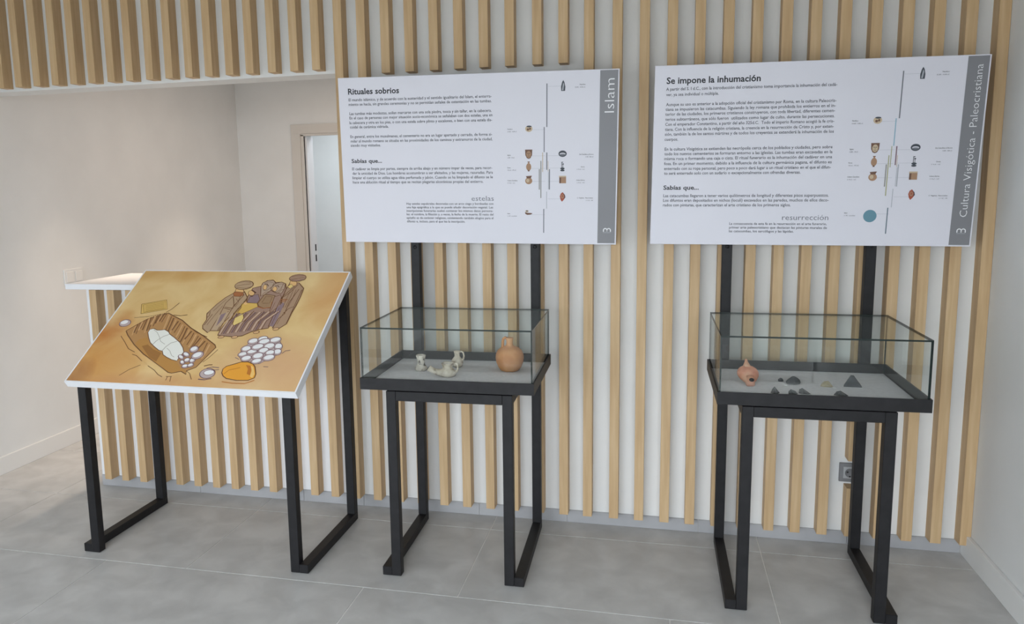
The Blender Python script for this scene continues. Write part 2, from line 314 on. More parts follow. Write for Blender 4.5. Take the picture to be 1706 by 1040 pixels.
('pile','S','p',10,[9500,2230,9525,2145,9515,2065,9465,2010,9390,1985,9305,1995,9220,2040,9160,2110,9130,2190,9145,2270,9190,2330,9265,2355,9355,2345,9440,2300,9500,2230]),
('pile','F','stone',0,[9465,2255,9480,2200,9465,2145,9425,2105,9370,2080,9300,2080,9245,2100,9200,2145,9185,2195,9200,2250,9240,2295,9295,2315,9365,2320,9425,2295]),
('pile','F','stoneD',0,[8740,2820,8760,2730,8725,2640,8640,2570,8525,2530,8405,2530,8295,2565,8220,2635,8200,2725,8235,2815,8315,2885,8430,2925,8555,2925,8665,2890]),
('pile','S','p',10,[8740,2820,8760,2730,8725,2640,8640,2570,8525,2530,8405,2530,8295,2565,8220,2635,8200,2725,8235,2815,8315,2885,8430,2925,8555,2925,8665,2890,8740,2820]),
('pile','F','stone',0,[8685,2840,8695,2785,8660,2720,8595,2665,8505,2630,8410,2620,8330,2635,8280,2675,8270,2730,8300,2795,8370,2850,8460,2885,8555,2900,8635,2880]),
('pile','F','stoneD',0,[8380,2205,8395,2140,8360,2070,8285,2010,8185,1975,8075,1970,7985,1995,7925,2045,7910,2115,7945,2185,8020,2245,8120,2280,8230,2285,8320,2260]),
('pile','S','p',10,[8380,2205,8395,2140,8360,2070,8285,2010,8185,1975,8075,1970,7985,1995,7925,2045,7910,2115,7945,2185,8020,2245,8120,2280,8230,2285,8320,2260,8380,2205]),
('pile','F','stone',0,[8330,2230,8340,2185,8310,2135,8245,2090,8170,2055,8090,2045,8020,2055,7980,2085,7970,2130,8000,2180,8065,2225,8140,2255,8225,2270,8290,2260]),
('pile','F','stoneD',0,[8575,2510,8595,2425,8555,2335,8470,2260,8350,2220,8220,2215,8105,2250,8035,2320,8010,2405,8050,2495,8140,2570,8260,2615,8390,2615,8500,2580]),
('pile','S','p',10,[8575,2510,8595,2425,8555,2335,8470,2260,8350,2220,8220,2215,8105,2250,8035,2320,8010,2405,8050,2495,8140,2570,8260,2615,8390,2615,8500,2580,8575,2510]),
('pile','F','stone',0,[8520,2530,8525,2475,8495,2415,8420,2355,8330,2320,8230,2305,8145,2320,8095,2360,8085,2415,8120,2480,8190,2535,8285,2575,8385,2585,8465,2570]),
('pile','F','stoneD',0,[9070,2565,9095,2475,9065,2380,8990,2310,8880,2275,8765,2275,8655,2320,8585,2395,8560,2485,8585,2575,8660,2650,8770,2685,8890,2685,8995,2640]),
('pile','S','p',10,[9070,2565,9095,2475,9065,2380,8990,2310,8880,2275,8765,2275,8655,2320,8585,2395,8560,2485,8585,2575,8660,2650,8770,2685,8890,2685,8995,2640,9070,2565]),
('pile','F','stone',0,[9020,2585,9030,2530,9005,2465,8940,2410,8860,2375,8770,2370,8690,2390,8640,2430,8625,2490,8655,2555,8715,2610,8800,2640,8890,2650,8965,2630]),
('pile','F','stoneD',0,[8890,2290,8915,2205,8890,2120,8820,2055,8715,2020,8605,2020,8505,2060,8435,2130,8415,2215,8440,2300,8510,2365,8610,2400,8725,2400,8825,2360]),
('pile','S','p',10,[8890,2290,8915,2205,8890,2120,8820,2055,8715,2020,8605,2020,8505,2060,8435,2130,8415,2215,8440,2300,8510,2365,8610,2400,8725,2400,8825,2360,8890,2290]),
('pile','F','stone',0,[8845,2310,8855,2255,8830,2200,8775,2150,8695,2115,8610,2110,8540,2125,8490,2165,8480,2220,8505,2280,8560,2330,8640,2360,8725,2370,8795,2350]),
('pile','F','stoneD',0,[9210,2165,9235,2085,9210,2010,9150,1950,9065,1920,8965,1925,8875,1960,8815,2025,8790,2105,8815,2185,8875,2245,8960,2275,9060,2270,9150,2230]),
('pile','S','p',10,[9210,2165,9235,2085,9210,2010,9150,1950,9065,1920,8965,1925,8875,1960,8815,2025,8790,2105,8815,2185,8875,2245,8960,2275,9060,2270,9150,2230,9210,2165]),
('pile','F','stone',0,[9170,2190,9180,2140,9160,2085,9110,2040,9045,2015,8970,2010,8905,2025,8860,2065,8850,2115,8870,2165,8920,2210,8990,2240,9065,2245,9130,2230]),
('pile','F','stoneD',0,[8770,1970,8795,1880,8770,1785,8695,1715,8590,1680,8470,1680,8360,1725,8285,1800,8260,1895,8285,1985,8360,2060,8465,2095,8585,2095,8695,2050]),
('pile','S','p',10,[8770,1970,8795,1880,8770,1785,8695,1715,8590,1680,8470,1680,8360,1725,8285,1800,8260,1895,8285,1985,8360,2060,8465,2095,8585,2095,8695,2050,8770,1970]),
('pile','F','stone',0,[8715,1995,8730,1935,8705,1870,8645,1815,8565,1780,8475,1775,8395,1795,8345,1840,8330,1900,8355,1965,8415,2015,8495,2050,8585,2060,8665,2040]),
('pile','F','stoneD',0,[9320,1910,9340,1825,9305,1740,9220,1675,9110,1635,8990,1630,8880,1670,8810,1735,8790,1820,8825,1905,8905,1975,9020,2015,9145,2015,9250,1980]),
('pile','S','p',10,[9320,1910,9340,1825,9305,1740,9220,1675,9110,1635,8990,1630,8880,1670,8810,1735,8790,1820,8825,1905,8905,1975,9020,2015,9145,2015,9250,1980,9320,1910]),
('pile','F','stone',0,[9265,1935,9275,1880,9245,1820,9175,1765,9090,1730,8995,1720,8920,1735,8870,1770,8860,1825,8890,1885,8960,1940,9045,1975,9140,1985,9215,1970]),
('pile','F','stoneD',0,[8815,1675,8830,1605,8800,1530,8725,1470,8625,1435,8520,1435,8425,1465,8365,1520,8350,1590,8380,1665,8455,1725,8555,1760,8660,1760,8755,1730]),
('pile','S','p',10,[8815,1675,8830,1605,8800,1530,8725,1470,8625,1435,8520,1435,8425,1465,8365,1520,8350,1590,8380,1665,8455,1725,8555,1760,8660,1760,8755,1730,8815,1675]),
('pile','F','stone',0,[8765,1700,8775,1650,8745,1600,8685,1555,8610,1525,8530,1510,8460,1525,8420,1555,8410,1600,8440,1650,8495,1700,8575,1730,8655,1740,8725,1730]),
('mark0','S','p',10,[9585,2090,9675,2240,9895,2290]),
('mark1','S','p',10,[9035,1315,9260,1310]),
('mark2','S','p',10,[7520,1760,7750,1660]),
('amber','F','amber',0,[7290,880,7250,1090,7335,1240,7630,1380,7930,1525,8225,1540,8510,1430,8665,1275,8865,895,8885,685,8660,535,8140,505,7635,580,7425,710]),
('amber','S','o',14,[7290,880,7250,1090,7335,1240,7630,1380,7930,1525,8225,1540,8510,1430,8665,1275,8865,895,8885,685,8660,535,8140,505,7635,580,7425,710,7290,880]),
('amber','F','amberL',0,[8460,1335,8595,1270,8800,895,8800,680,8655,745,8610,1025]),
('amber','F','amberD',0,[8210,1360,8430,1335,8580,1095,8630,810,8455,875,8390,1155]),
('amber','S','amberD',10,[7410,815,7545,1035,8010,1205]),
('amber','S','amberD',14,[7510,400,8010,340,8590,355,8945,550]),
('pebbles','F','stoneD',0,[6960,915,7000,795,6970,680,6880,585,6740,535,6580,540,6435,600,6330,695,6285,815,6315,935,6410,1030,6550,1080,6710,1075,6860,1015]),
('pebbles','S','p',12,[6960,915,7000,795,6970,680,6880,585,6740,535,6580,540,6435,600,6330,695,6285,815,6315,935,6410,1030,6550,1080,6710,1075,6860,1015,6960,915]),
('pebbles','F','stone',0,[6915,925,6930,865,6895,800,6820,750,6725,720,6620,720,6530,750,6475,795,6460,860,6490,925,6565,975,6665,1005,6770,1005,6860,975]),
('pebbles','S','p',8,[6915,925,6930,865,6895,800,6820,750,6725,720,6620,720,6530,750,6475,795,6460,860,6490,925,6565,975,6665,1005,6770,1005,6860,975,6915,925]),
('pebbles','S','hatch',16,[6290,1200,6495,1285,6655,1295]),
('pebbles','S','p',12,[6470,1085,6700,1170,7040,1150]),
('pebbles','S','p',10,[6755,990,7090,1045]),
('pebbles','S','p',16,[6370,470,6680,455,6965,540]),
('figures','F','robe',0,[5700,5935,5640,5745,5375,5450,5125,4975,4910,4370,5085,3970,5060,3615,5165,3400,5525,3160,5600,3290,6020,3290,6010,3835,6255,4380,6500,5260,6475,5490,6170,5860]),
('figures','S','o',14,[5700,5935,5640,5745,5375,5450,5125,4975,4910,4370,5085,3970,5060,3615,5165,3400,5525,3160,5600,3290,6020,3290,6010,3835,6255,4380,6500,5260,6475,5490,6170,5860,5700,5935]),
('figures','F','robeD',0,[6095,3015,6070,3400,6145,3840,6385,4160,6720,4760,6475,5490,6495,6110,6860,6265,6855,6460,7025,6660,7300,6695,7510,6530,7785,6560,8045,6450,8250,6025,8225,5465,8370,4830,8385,3940,8340,3545,7910,3440,7630,3300,7270,3025,6820,2965]),
('figures','S','o',14,[6095,3015,6070,3400,6145,3840,6385,4160,6720,4760,6475,5490,6495,6110,6860,6265,6855,6460,7025,6660,7300,6695,7510,6530,7785,6560,8045,6450,8250,6025,8225,5465,8370,4830,8385,3940,8340,3545,7910,3440,7630,3300,7270,3025,6820,2965,6095,3015]),
('figures','F','robe2',0,[8215,6025,8240,6505,8700,6520,9070,6150,9120,5590,9120,4950,9090,4500,9105,3840,8875,3570,8540,3555,8485,4120,8440,4830,8260,5465]),
('figures','S','o',14,[8215,6025,8240,6505,8700,6520,9070,6150,9120,5590,9120,4950,9090,4500,9105,3840,8875,3570,8540,3555,8485,4120,8440,4830,8260,5465,8215,6025]),
('figures','F','robeP',0,[8355,3675,8280,4200,8235,4820,8400,5195,8505,5105,8550,4210,8540,3640]),
('figures','S','o',11,[5955,3310,5910,4275,5930,4545]),
('figures','S','o',11,[5585,3290,5605,4175,5545,5080,5725,5555]),
('figures','S','o',11,[6010,3835,6045,4915,6250,5670]),
('figures','S','o',11,[5585,4760,5995,4640]),
('figures','S','o',11,[5635,4810,6060,4735]),
('figures','S','o',11,[5745,5510,6025,4965,6060,4735]),
('figures','S','o',11,[4935,4325,5025,4510,5095,4240,5040,4105]),
('figures','S','o',11,[5130,3620,5210,4335]),
('figures','S','o',11,[8225,5465,8495,5845,8700,6425]),
('figures','S','o',11,[8220,5555,8580,6275]),
('figures','S','o',11,[8765,4440,8710,5205,8860,6095]),
('figures','S','o',11,[9090,3885,9055,4855,9015,6055]),
('figures','S','o',11,[8715,4485,8830,4800,9055,4945]),
('figures','S','o',11,[8555,3600,8585,4125,8785,4485]),
('figures','S','o',11,[8035,4455,7990,4995,8015,5550]),
('figures','S','o',11,[8305,3630,8235,4820]),
('figures','F','robeL',0,[5580,4305,5985,4505,6010,3835,5885,3350,5650,3340]),
('figures','F','robeP',0,[5650,4310,5865,4455,5865,3915,5755,3560]),
('figures','S','strip2',24,[6150,3080,6165,3645,6210,4400]),
('figures','S','o',9,[6235,3085,6245,3625,6295,4405]),
('figures','S','strip',24,[6330,3120,6350,3685,6430,4425]),
('figures','S','o',9,[6415,3125,6430,3665,6515,4425]),
('figures','S','strip2',24,[6515,3160,6535,3720,6650,4445]),
('figures','S','o',9,[6595,3160,6610,3705,6740,4450]),
('figures','S','strip',24,[6695,3195,6720,3760,6875,4470]),
('figures','S','o',9,[6780,3200,6795,3740,6960,4470]),
('figures','S','strip2',24,[6875,3235,6900,3800,7095,4490]),
('figures','S','o',9,[6960,3240,6980,3780,7180,4495]),
('figures','S','strip',24,[7060,3275,7085,3840,7315,4515]),
('figures','S','o',9,[7140,3275,7165,3820,7400,4520]),
('figures','S','strip2',24,[7240,3310,7270,3875,7535,4535]),
('figures','S','o',9,[7325,3315,7345,3860,7625,4540]),
('figures','S','strip',24,[7420,3350,7455,3915,7755,4560]),
('figures','S','o',9,[7505,3355,7530,3895,7845,4565]),
('figures','S','strip2',24,[7605,3390,7635,3955,7975,4580]),
('figures','S','o',9,[7685,3395,7715,3935,8065,4585]),
('figures','S','strip',24,[7785,3425,7820,3995,8195,4605]),
('figures','S','o',9,[7870,3430,7895,3975,8285,4610]),
('figures','S','strip2',24,[7965,3465,8005,4030,8415,4625]),
('figures','S','o',9,[8050,3470,8080,4015,8500,4630]),
('figures','F','gold',0,[6390,5025,6560,5120,7140,5100,7270,4875,6985,4635,6665,4395,6420,4475,6475,4750]),
('figures','S','o2',8,[6390,5025,6560,5120,7140,5100,7270,4875,6985,4635,6665,4395,6420,4475,6475,4750,6390,5025]),
('figures','F','goldL',0,[6440,4120,6735,4400,6885,4140,6895,3875,6620,3645,6510,3725]),
('figures','S','o',10,[6440,4120,6735,4400,6885,4140,6895,3875,6620,3645,6510,3725,6440,4120]),
('figures','S','o',9,[6310,3935,6305,4335,6470,4840]),
('figures','S','o',10,[6620,3645,6995,3965,7210,4600]),
('figures','F','robeP',0,[6605,5265,6610,5590,6955,5695,7165,5375,7140,5100,6630,5125]),
('figures','S','o',8,[6605,5265,6610,5590,6955,5695,7165,5375,7140,5100,6630,5125,6605,5265]),
('figures','F','book',0,[7175,5100,7275,5710,7835,5635,7915,5175,7925,4810,7580,4795,7285,4920]),
('figures','S','o',12,[7175,5100,7275,5710,7835,5635,7915,5175,7925,4810,7580,4795,7285,4920,7175,5100]),
('figures','S','o',7,[7365,5155,7400,5570,7735,5540,7765,5125,7415,5110]),
('figures','S','rust',20,[7270,4875,7590,4775,7940,4855,7865,5220]),
('figures','F','robeD',0,[7840,5540,8095,5690,8205,5510,8235,4820,8035,4455,7965,4630]),
('figures','S','o',9,[7840,5540,8095,5690,8205,5510,8235,4820,8035,4455,7965,4630,7840,5540]),
('figures','S','rust',18,[8190,5370,8570,5385]),
('figures','S','rust',14,[8235,5255,8535,5290]),
('figures','F','hood',0,[6860,6265,6870,6510,7090,6670,7345,6670,7530,6480,7510,6095,7445,5905,7260,5660,7120,5560]),
('figures','S','o',11,[6860,6265,6870,6510,7090,6670,7345,6670,7530,6480,7510,6095,7445,5905,7260,5660,7120,5560,6860,6265]),
('figures','F','skin',0,[7200,6155,7205,6085,7190,6030,7155,6010,7105,6025,7055,6070,7015,6140,6985,6215,6980,6290,7000,6345,7035,6365,7080,6350,7130,6305,7175,6235]),
('figures','S','o',6,[7200,6155,7205,6085,7190,6030,7155,6010,7105,6025,7055,6070,7015,6140,6985,6215,6980,6290,7000,6345,7035,6365,7080,6350,7130,6305,7175,6235,7200,6155]),
('figures','S','hair',12,[6960,6425,7110,6410,7245,6255]),
('figures','S','o',8,[7085,5985,7300,5995,7450,6240,7440,6525]),
('figures','S','o',7,[7135,5610,7250,5850,7445,5905]),
('figures','S','o',6,[6905,6510,7170,6565,7370,6525]),
('figures','F','hood',0,[7420,6140,7515,6430,7785,6560,8030,6450,8125,6120,8095,5785,7795,5820,7530,5955]),
('figures','S','o',11,[7420,6140,7515,6430,7785,6560,8030,6450,8125,6120,8095,5785,7795,5820,7530,5955,7420,6140]),
('figures','F','skin',0,[7760,6030,7755,5965,7730,5925,7685,5910,7635,5930,7585,5980,7540,6045,7520,6120,7525,6185,7550,6230,7595,6245,7645,6225,7700,6175,7740,6105]),
('figures','S','o',6,[7760,6030,7755,5965,7730,5925,7685,5910,7635,5930,7585,5980,7540,6045,7520,6120,7525,6185,7550,6230,7595,6245,7645,6225,7700,6175,7740,6105,7760,6030]),
('figures','S','hair',12,[7570,6290,7730,6295,7810,6190]),
('figures','S','o',8,[7565,5955,7815,5870,7950,6065,7940,6445]),
('figures','S','o',7,[7625,6340,7800,6440,7985,6425]),
('figures','S','o',7,[7910,5800,8005,6020,8140,6070]),
('figures','F','skin',0,[6725,5785,6740,5705,6725,5645,6675,5605,6605,5605,6525,5635,6455,5695,6405,5770,6390,5850,6405,5915,6455,5950,6525,5950,6605,5920,6675,5860]),
('figures','S','o',7,[6725,5785,6740,5705,6725,5645,6675,5605,6605,5605,6525,5635,6455,5695,6405,5770,6390,5850,6405,5915,6455,5950,6525,5950,6605,5920,6675,5860,6725,5785]),
('figures','S','hair',22,[6520,5965,6795,5785]),
('figures','S','hair',18,[6630,5545,6740,5570]),
('figures','F','skin',0,[6660,5080,6665,5045,6655,5015,6620,4995,6575,4995,6530,5010,6490,5035,6465,5070,6460,5110,6475,5135,6505,5155,6550,5155,6595,5140,6635,5115]),
('figures','F','skin',0,[6130,5880,6155,5770,6135,5675,6070,5625,5970,5620,5860,5665,5760,5755,5690,5865,5660,5980,5680,6070,5750,6125,5845,6130,5960,6080,6060,5990]),
('figures','S','o',9,[6130,5880,6155,5770,6135,5675,6070,5625,5970,5620,5860,5665,5760,5755,5690,5865,5660,5980,5680,6070,5750,6125,5845,6130,5960,6080,6060,5990,6130,5880]),
('figures','F','rust',0,[5640,5745,5740,5845,6120,5810,6235,5625,6100,5525,5770,5535]),
('figures','S','o',8,[5640,5745,5740,5845,6120,5810,6235,5625,6100,5525,5770,5535,5640,5745]),
('figures','F','turban',0,[6395,6415,6420,6275,6350,6145,6205,6045,6010,6000,5805,6015,5625,6085,5515,6200,5485,6340,5555,6470,5700,6570,5895,6620,6105,6605,6285,6530]),
('figures','S','o',12,[6395,6415,6420,6275,6350,6145,6205,6045,6010,6000,5805,6015,5625,6085,5515,6200,5485,6340,5555,6470,5700,6570,5895,6620,6105,6605,6285,6530,6395,6415]),
('figures','S','o',8,[5575,6220,5950,6355,6290,6415]),
('figures','S','o',8,[5650,6130,6140,6095,6385,6200]),
('figures','S','o',7,[5540,6465,5870,6550,6215,6510]),
('figures','F','skin',0,[8610,6495,8625,6405,8600,6335,8540,6295,8460,6290,8370,6325,8295,6395,8240,6480,8225,6570,8250,6640,8310,6680,8390,6685,8480,6645,8560,6580]),
('figures','S','o',8,[8610,6495,8625,6405,8600,6335,8540,6295,8460,6290,8370,6325,8295,6395,8240,6480,8225,6570,8250,6640,8310,6680,8390,6685,8480,6645,8560,6580,8610,6495]),
('figures','F','goldL',0,[8220,6240,8340,6435,8510,6275,8395,6105]),
('figures','S','o',7,[8220,6240,8340,6435,8510,6275,8395,6105,8220,6240]),
('figures','F','turban2',0,[8910,6925,8915,6815,8840,6715,8705,6640,8525,6605,8345,6620,8195,6685,8105,6780,8100,6890,8170,6995,8310,7070,8490,7105,8675,7085,8820,7025]),
('figures','S','o',12,[8910,6925,8915,6815,8840,6715,8705,6640,8525,6605,8345,6620,8195,6685,8105,6780,8100,6890,8170,6995,8310,7070,8490,7105,8675,7085,8820,7025,8910,6925]),
('figures','S','o',8,[8185,6745,8580,6830,8840,6915]),
('figures','S','o',8,[8145,6940,8470,7025,8765,7010]),
('figures','S','p',10,[8275,6700,8635,6685,8820,6765]),
('figures','S','o',6,[5165,4515,5340,4980,5475,5315]),
('figures','S','o',6,[5265,3625,5360,4250,5485,4895]),
('figures','S','o',6,[5950,5380,6190,5155,6155,4830]),
('figures','S','o',6,[6090,5715,6130,5290,6090,4825]),
('figures','S','o',6,[6460,5350,6430,4935,6320,4700]),
('figures','S','o',6,[8480,5895,8485,5425,8540,4835]),
('figures','S','o',6,[8600,6040,8640,5570,8645,4840]),
('figures','S','o',6,[8655,3775,8685,4215,8715,4570]),
('figures','S','o',6,[8740,6045,8775,5485,8780,4935]),
('figures','S','o',6,[7110,4505,7090,4145,7035,3880]),
('figures','S','o',6,[7690,4620,7735,4175,7765,3780]),
('figures','S','o',6,[8020,5180,8030,4815,8035,4455]),
('figures','S','o',6,[8420,3765,8395,4245,8370,4830]),
('figures','F','foot',0,[6445,2960,6450,2920,6430,2885,6385,2855,6325,2840,6260,2835,6210,2850,6175,2880,6170,2915,6190,2950,6235,2980,6295,3000,6360,3000,6410,2985]),
('figures','S','o',8,[6445,2960,6450,2920,6430,2885,6385,2855,6325,2840,6260,2835,6210,2850,6175,2880,6170,2915,6190,2950,6235,2980,6295,3000,6360,3000,6410,2985,6445,2960]),
('figures','F','foot',0,[7100,2975,7110,2940,7085,2905,7040,2875,6980,2855,6920,2855,6865,2870,6835,2895,6830,2935,6850,2970,6895,3000,6955,3015,7020,3020,7070,3005]),
('figures','S','o',8,[7100,2975,7110,2940,7085,2905,7040,2875,6980,2855,6920,2855,6865,2870,6835,2895,6830,2935,6850,2970,6895,3000,6955,3015,7020,3020,7070,3005,7100,2975]),
('figures','F','foot',0,[8015,3310,8015,3275,7995,3235,7950,3205,7890,3190,7830,3185,7775,3200,7745,3230,7740,3265,7765,3300,7810,3330,7870,3350,7930,3350,7980,3335]),
('figures','S','o',8,[8015,3310,8015,3275,7995,3235,7950,3205,7890,3190,7830,3185,7775,3200,7745,3230,7740,3265,7765,3300,7810,3330,7870,3350,7930,3350,7980,3335,8015,3310]),
('figures','F','foot',0,[8865,3540,8870,3505,8845,3465,8800,3435,8740,3420,8680,3420,8630,3435,8600,3460,8595,3495,8615,3535,8665,3565,8720,3580,8785,3585,8835,3570]),
('figures','S','o',8,[8865,3540,8870,3505,8845,3465,8800,3435,8740,3420,8680,3420,8630,3435,8600,3460,8595,3495,8615,3535,8665,3565,8720,3580,8785,3585,8835,3570,8865,3540]),
]
TXT_B = [
('h', 452, 715, 2357, 'Rituales sobrios'),
('b', 462, 1010, 6460, 'El mundo islámico, y de acuerdo con la austeridad y el sentido igualitario del Islam, el enterra-'),
('b', 451, 1205, 6469, 'miento se hacía, sin grandes ceremonias y no se permitían señales de ostentación en las tumbas.'),
('b', 472, 1604, 6443, 'Las tumbas más modestas, solían marcarse con una sola piedra, tosca y sin tallar, en la cabecera.'),
('b', 461, 1793, 6492, 'En el caso de personas con mejor situación socio-económica se señalaban con dos estelas, una en'),
('b', 450, 1998, 6484, 'la cabecera y otra en los pies, o con una estela sobre plinto y escalones, o bien con una estela dis-'),
('b', 465, 2187, 1808, 'coidal de cerámica vidriada.'),
('b', 459, 2604, 6469, 'En general, entre los musulmanes, el cementerio no era un lugar apartado y cerrado, de forma si-'),
('b', 466, 2803, 6475, 'milar al mundo romano se situaba en las proximidades de los caminos y extramuros de la ciudad,'),
('b', 455, 2990, 1414, 'siendo muy visitados.'),
('k', 458, 3707, 1438, 'Sabías que...'),
('b', 468, 4032, 6443, 'El cadáver se limpia por partes, siempre de arriba abajo y en número impar de veces, para recor-'),
('b', 474, 4231, 6467, 'dar la unicidad de Dios. Los hombres acostumbran a ser afeitados, y las mujeres, rasuradas. Para'),
('b', 463, 4431, 6476, 'limpiar el cuerpo se utiliza agua tibia perfumada y jabón. Cuando se ha limpiado el difunto se le'),
('b', 470, 4625, 6037, 'hace una ablución ritual al tiempo que se recitan plegarias alcoránicas propias del entierro.'),
('e', 5970, 5411, 999, 'estelas'),
('s', 2968, 5585, 3983, 'Hay estelas sepulcrales decoradas con un arco ciego y bordeadas con'),
('s', 2971, 5745, 3961, 'una faja epigráfica a la que se puede añadir decoración vegetal. Las'),
('s', 2965, 5902, 3966, 'inscripciones funerarias suelen contener los mismos datos persona-'),
('s', 2959, 6059, 3987, 'les: el nombre, la filiación y, a veces, la fecha de la muerte. El resto del'),
('s', 2953, 6220, 3991, 'epitafio es de carácter religioso, conteniendo también elogios para el'),
('s', 2964, 6380, 2693, 'difunto e, incluso, para el que lea la inscripción.'),
]
TXT_C = [
('h', 466, 723, 3632, 'Se impone la inhumación'),
('b', 459, 994, 6492, 'A partir del S. I d.C., con la introducción del cristianismo toma importancia la inhumación del cadá-'),
('b', 467, 1208, 2052, 'ver, ya sea individual o múltiple.'),
('b', 473, 1604, 6491, 'Aunque su uso es anterior a la adopción oficial del cristianismo por Roma, en la cultura Paleocris-'),
('b', 463, 1797, 6491, 'tiana se impusieron las catacumbas. Siguiendo la ley romana que prohibida los entierros en el in-'),
('b', 461, 1990, 6482, 'terior de las ciudades, los primeros cristianos construyeron, con toda libertad, diferentes cemen-'),
('b', 469, 2196, 6473, 'terios subterráneos, que sólo fueron  utilizados como lugar de culto, durante las persecuciones.'),
('b', 468, 2395, 6473, 'Con el emperador Constantino, a partir del año 325d.C.  Todo el imperio Romano acogió la fe cris-'),
('b', 466, 2598, 6474, 'tiana. Con la influencia de la religión cristiana, la creencia en la resurrección de Cristo y, por exten-'),
('b', 464, 2793, 6491, 'sión, también la de los santos mártires y de todos los creyentes se extenderá la inhumación de los'),
('b', 463, 3001, 535, 'cuerpos.'),
('b', 478, 3399, 6471, 'En la cultura Visigótica se extienden las necrópolis cerca de los poblados y ciudades, pero sobre'),
('b', 476, 3591, 6487, 'todo los nuevos cementerios se formaran entorno a las iglesias. Las tumbas eran excavadas en la'),
('b', 475, 3788, 6487, 'misma roca o formando una caja o cista. El ritual funerario es la inhumación del cadáver en una'),
('b', 473, 3991, 6487, 'fosa. En un primer momento, debido a la influencia de la cultura germánica pagana, el difunto es'),
('b', 481, 4194, 6461, 'enterrado con su ropa personal, pero poco a poco dará lugar a un ritual cristiano en el que el difun-'),
('b', 488, 4387, 5331, 'to será enterrado solo con un sudario o excepcionalmente con ofrendas diversas.'),
('k', 475, 5006, 1426, 'Sabías que...'),
('b', 486, 5316, 6455, 'Las catacumbas llegaron a tener varios quilómetros de longitud y diferentes pisos superpuestos.'),
('b', 484, 5508, 6471, 'Los difuntos eran depositados en nichos (loculi) excavados en las paredes, muchos de ellos deco-'),
('b', 482, 5703, 5040, 'rados con pinturas, que caracterizan el arte cristiano de los primeros siglos.'),
('e', 5231, 6263, 1762, 'resurrección'),
('s', 3179, 6465, 3770, 'La consecuencia de esta fe en la resurrección en el arte funerario,'),
('s', 3178, 6622, 3791, 'primer arte paleocristiano que destacan las pinturas murales de'),
('s', 3177, 6776, 2528, 'las catacumbas, los sarcófagos y las lápidas.'),
]
CARDS = [((-0.614, -0.447, 0.005), 'white tag in front of the orange clay jug'), ((-0.969, -0.492, 0.0028), 'tiny white tag in front of the mottled flask'), ((0.487, -0.433, 0.0055), 'white tag in front of the rounded dark stone'), ((0.657, -0.443, 0.0055), 'white tag beside the flat beige stone'), ((0.753, -0.437, 0.004), 'small white tag beside the triangular stone'), ((0.302, -0.385, 0.0025), 'tiny white tag left of the terracotta lamp')]
# ------------------------------------------------------------------ slat positions (right edge of each batten) along the wall
SLAT = {-6: -3.52, -5: -3.411, -4: -3.300, -3: -3.189, -2: -3.078, -1: -2.967, 0: -2.858, 1: -2.751, 2: -2.640, 3: -2.534, 4: -2.421, 5: -2.313,
        6: -2.204, 7: -2.096, 8: -1.986, 9: -1.879, 10: -1.763, 11: -1.649, 12: -1.538, 13: -1.424, 14: -1.312, 15: -1.197, 16: -1.084,
        17: -.969, 18: -.855, 19: -.740, 20: -.624, 21: -.503, 22: -.389, 23: -.279, 24: -.159, 25: -.046, 26: .068, 27: .179, 28: .292,
        29: .404, 30: .516, 31: .625, 32: .735, 33: .847, 34: .960, 35: 1.070, 36: 1.182, 37: 1.294}
SW, SD, ZB, ZU, ZC, ZTOP = .041, .064, .0614, 2.147, 2.115, 3.7
SLATM = {}
def slat(parent, i, z0, z1):
    key = round(z1 - z0, 4)
    if key not in SLATM:
        t = box('wood_slat', 0, SW, -SD, 0, 0, z1 - z0, WOOD, None, .0008); SLATM[key] = t.data; t.location = (SLAT[i] - SW, 0, z0); t.parent = parent; return t
    o = bpy.data.objects.new('wood_slat', SLATM[key]); COL.objects.link(o); o.location = (SLAT[i] - SW, 0, z0); o.parent = parent; return o

# ------------------------------------------------------------------ room shell
WB = struct(box('wall_back', -1.466, XR, 0, .15, ZB, ZTOP, WALL), 'white wall faced with vertical wooden slats behind the display cases')
for i in range(13, 38):
    if 15 <= i <= 22:
        slat(WB, i, ZC, ZTOP); slat(WB, i, ZB, 1.99)
    elif i == 33:
        slat(WB, i, .400, ZTOP); slat(WB, i, ZB, .279)
    else: slat(WB, i, ZB, ZTOP)
LT = struct(box('wall_lintel', XL, -1.466, 0, .15, 2.135, ZTOP, WALL), 'white lintel with wooden slats above the counter opening')
for i in range(-6, 13): slat(LT, i, ZU, ZTOP)
WL = struct(box('wall_left', XL - .1, XL, FACADE_Y, 4.4, 0, ZTOP, WALL), 'plain white wall on the left running behind the counter')
WR = struct(box('wall_right', XR, XR + .1, FACADE_Y, .15, 0, ZTOP, WALL), 'plain white wall on the right')
struct(box('baseboard_left', XL, XL + .014, FACADE_Y, 2.935, 0, .104, TRIMW, None, .002), 'low white baseboard along the left wall')
struct(box('baseboard_right', XR - .017, XR, FACADE_Y, 0, 0, .102, TRIMW, None, .002), 'low white baseboard along the right wall')
struct(box('ceiling', XL - .1, XR + .1, FACADE_Y, .15, ZTOP, ZTOP + .1, WALL), 'white ceiling')
struct(box('ceiling_office', XL - .1, XR + .1, .15, 4.5, 2.6, 2.7, WALL), 'white ceiling of the room behind the counter')
# skirting of porcelain pieces under the slats
SK = struct(box('baseboard_back', -2.967, XR, .002, .012, 0, ZB, GROUT), 'grey tile skirting under the wooden slats')
xs = [-2.967, -2.36, -1.76, -1.43, -.83, -.40, .2, .41, .83, XR - .018]
for a, b in zip(xs, xs[1:]): box('skirting_tile', a + .001, b - .001, -.004, .004, .001, ZB - .0006, SKIRT, SK)
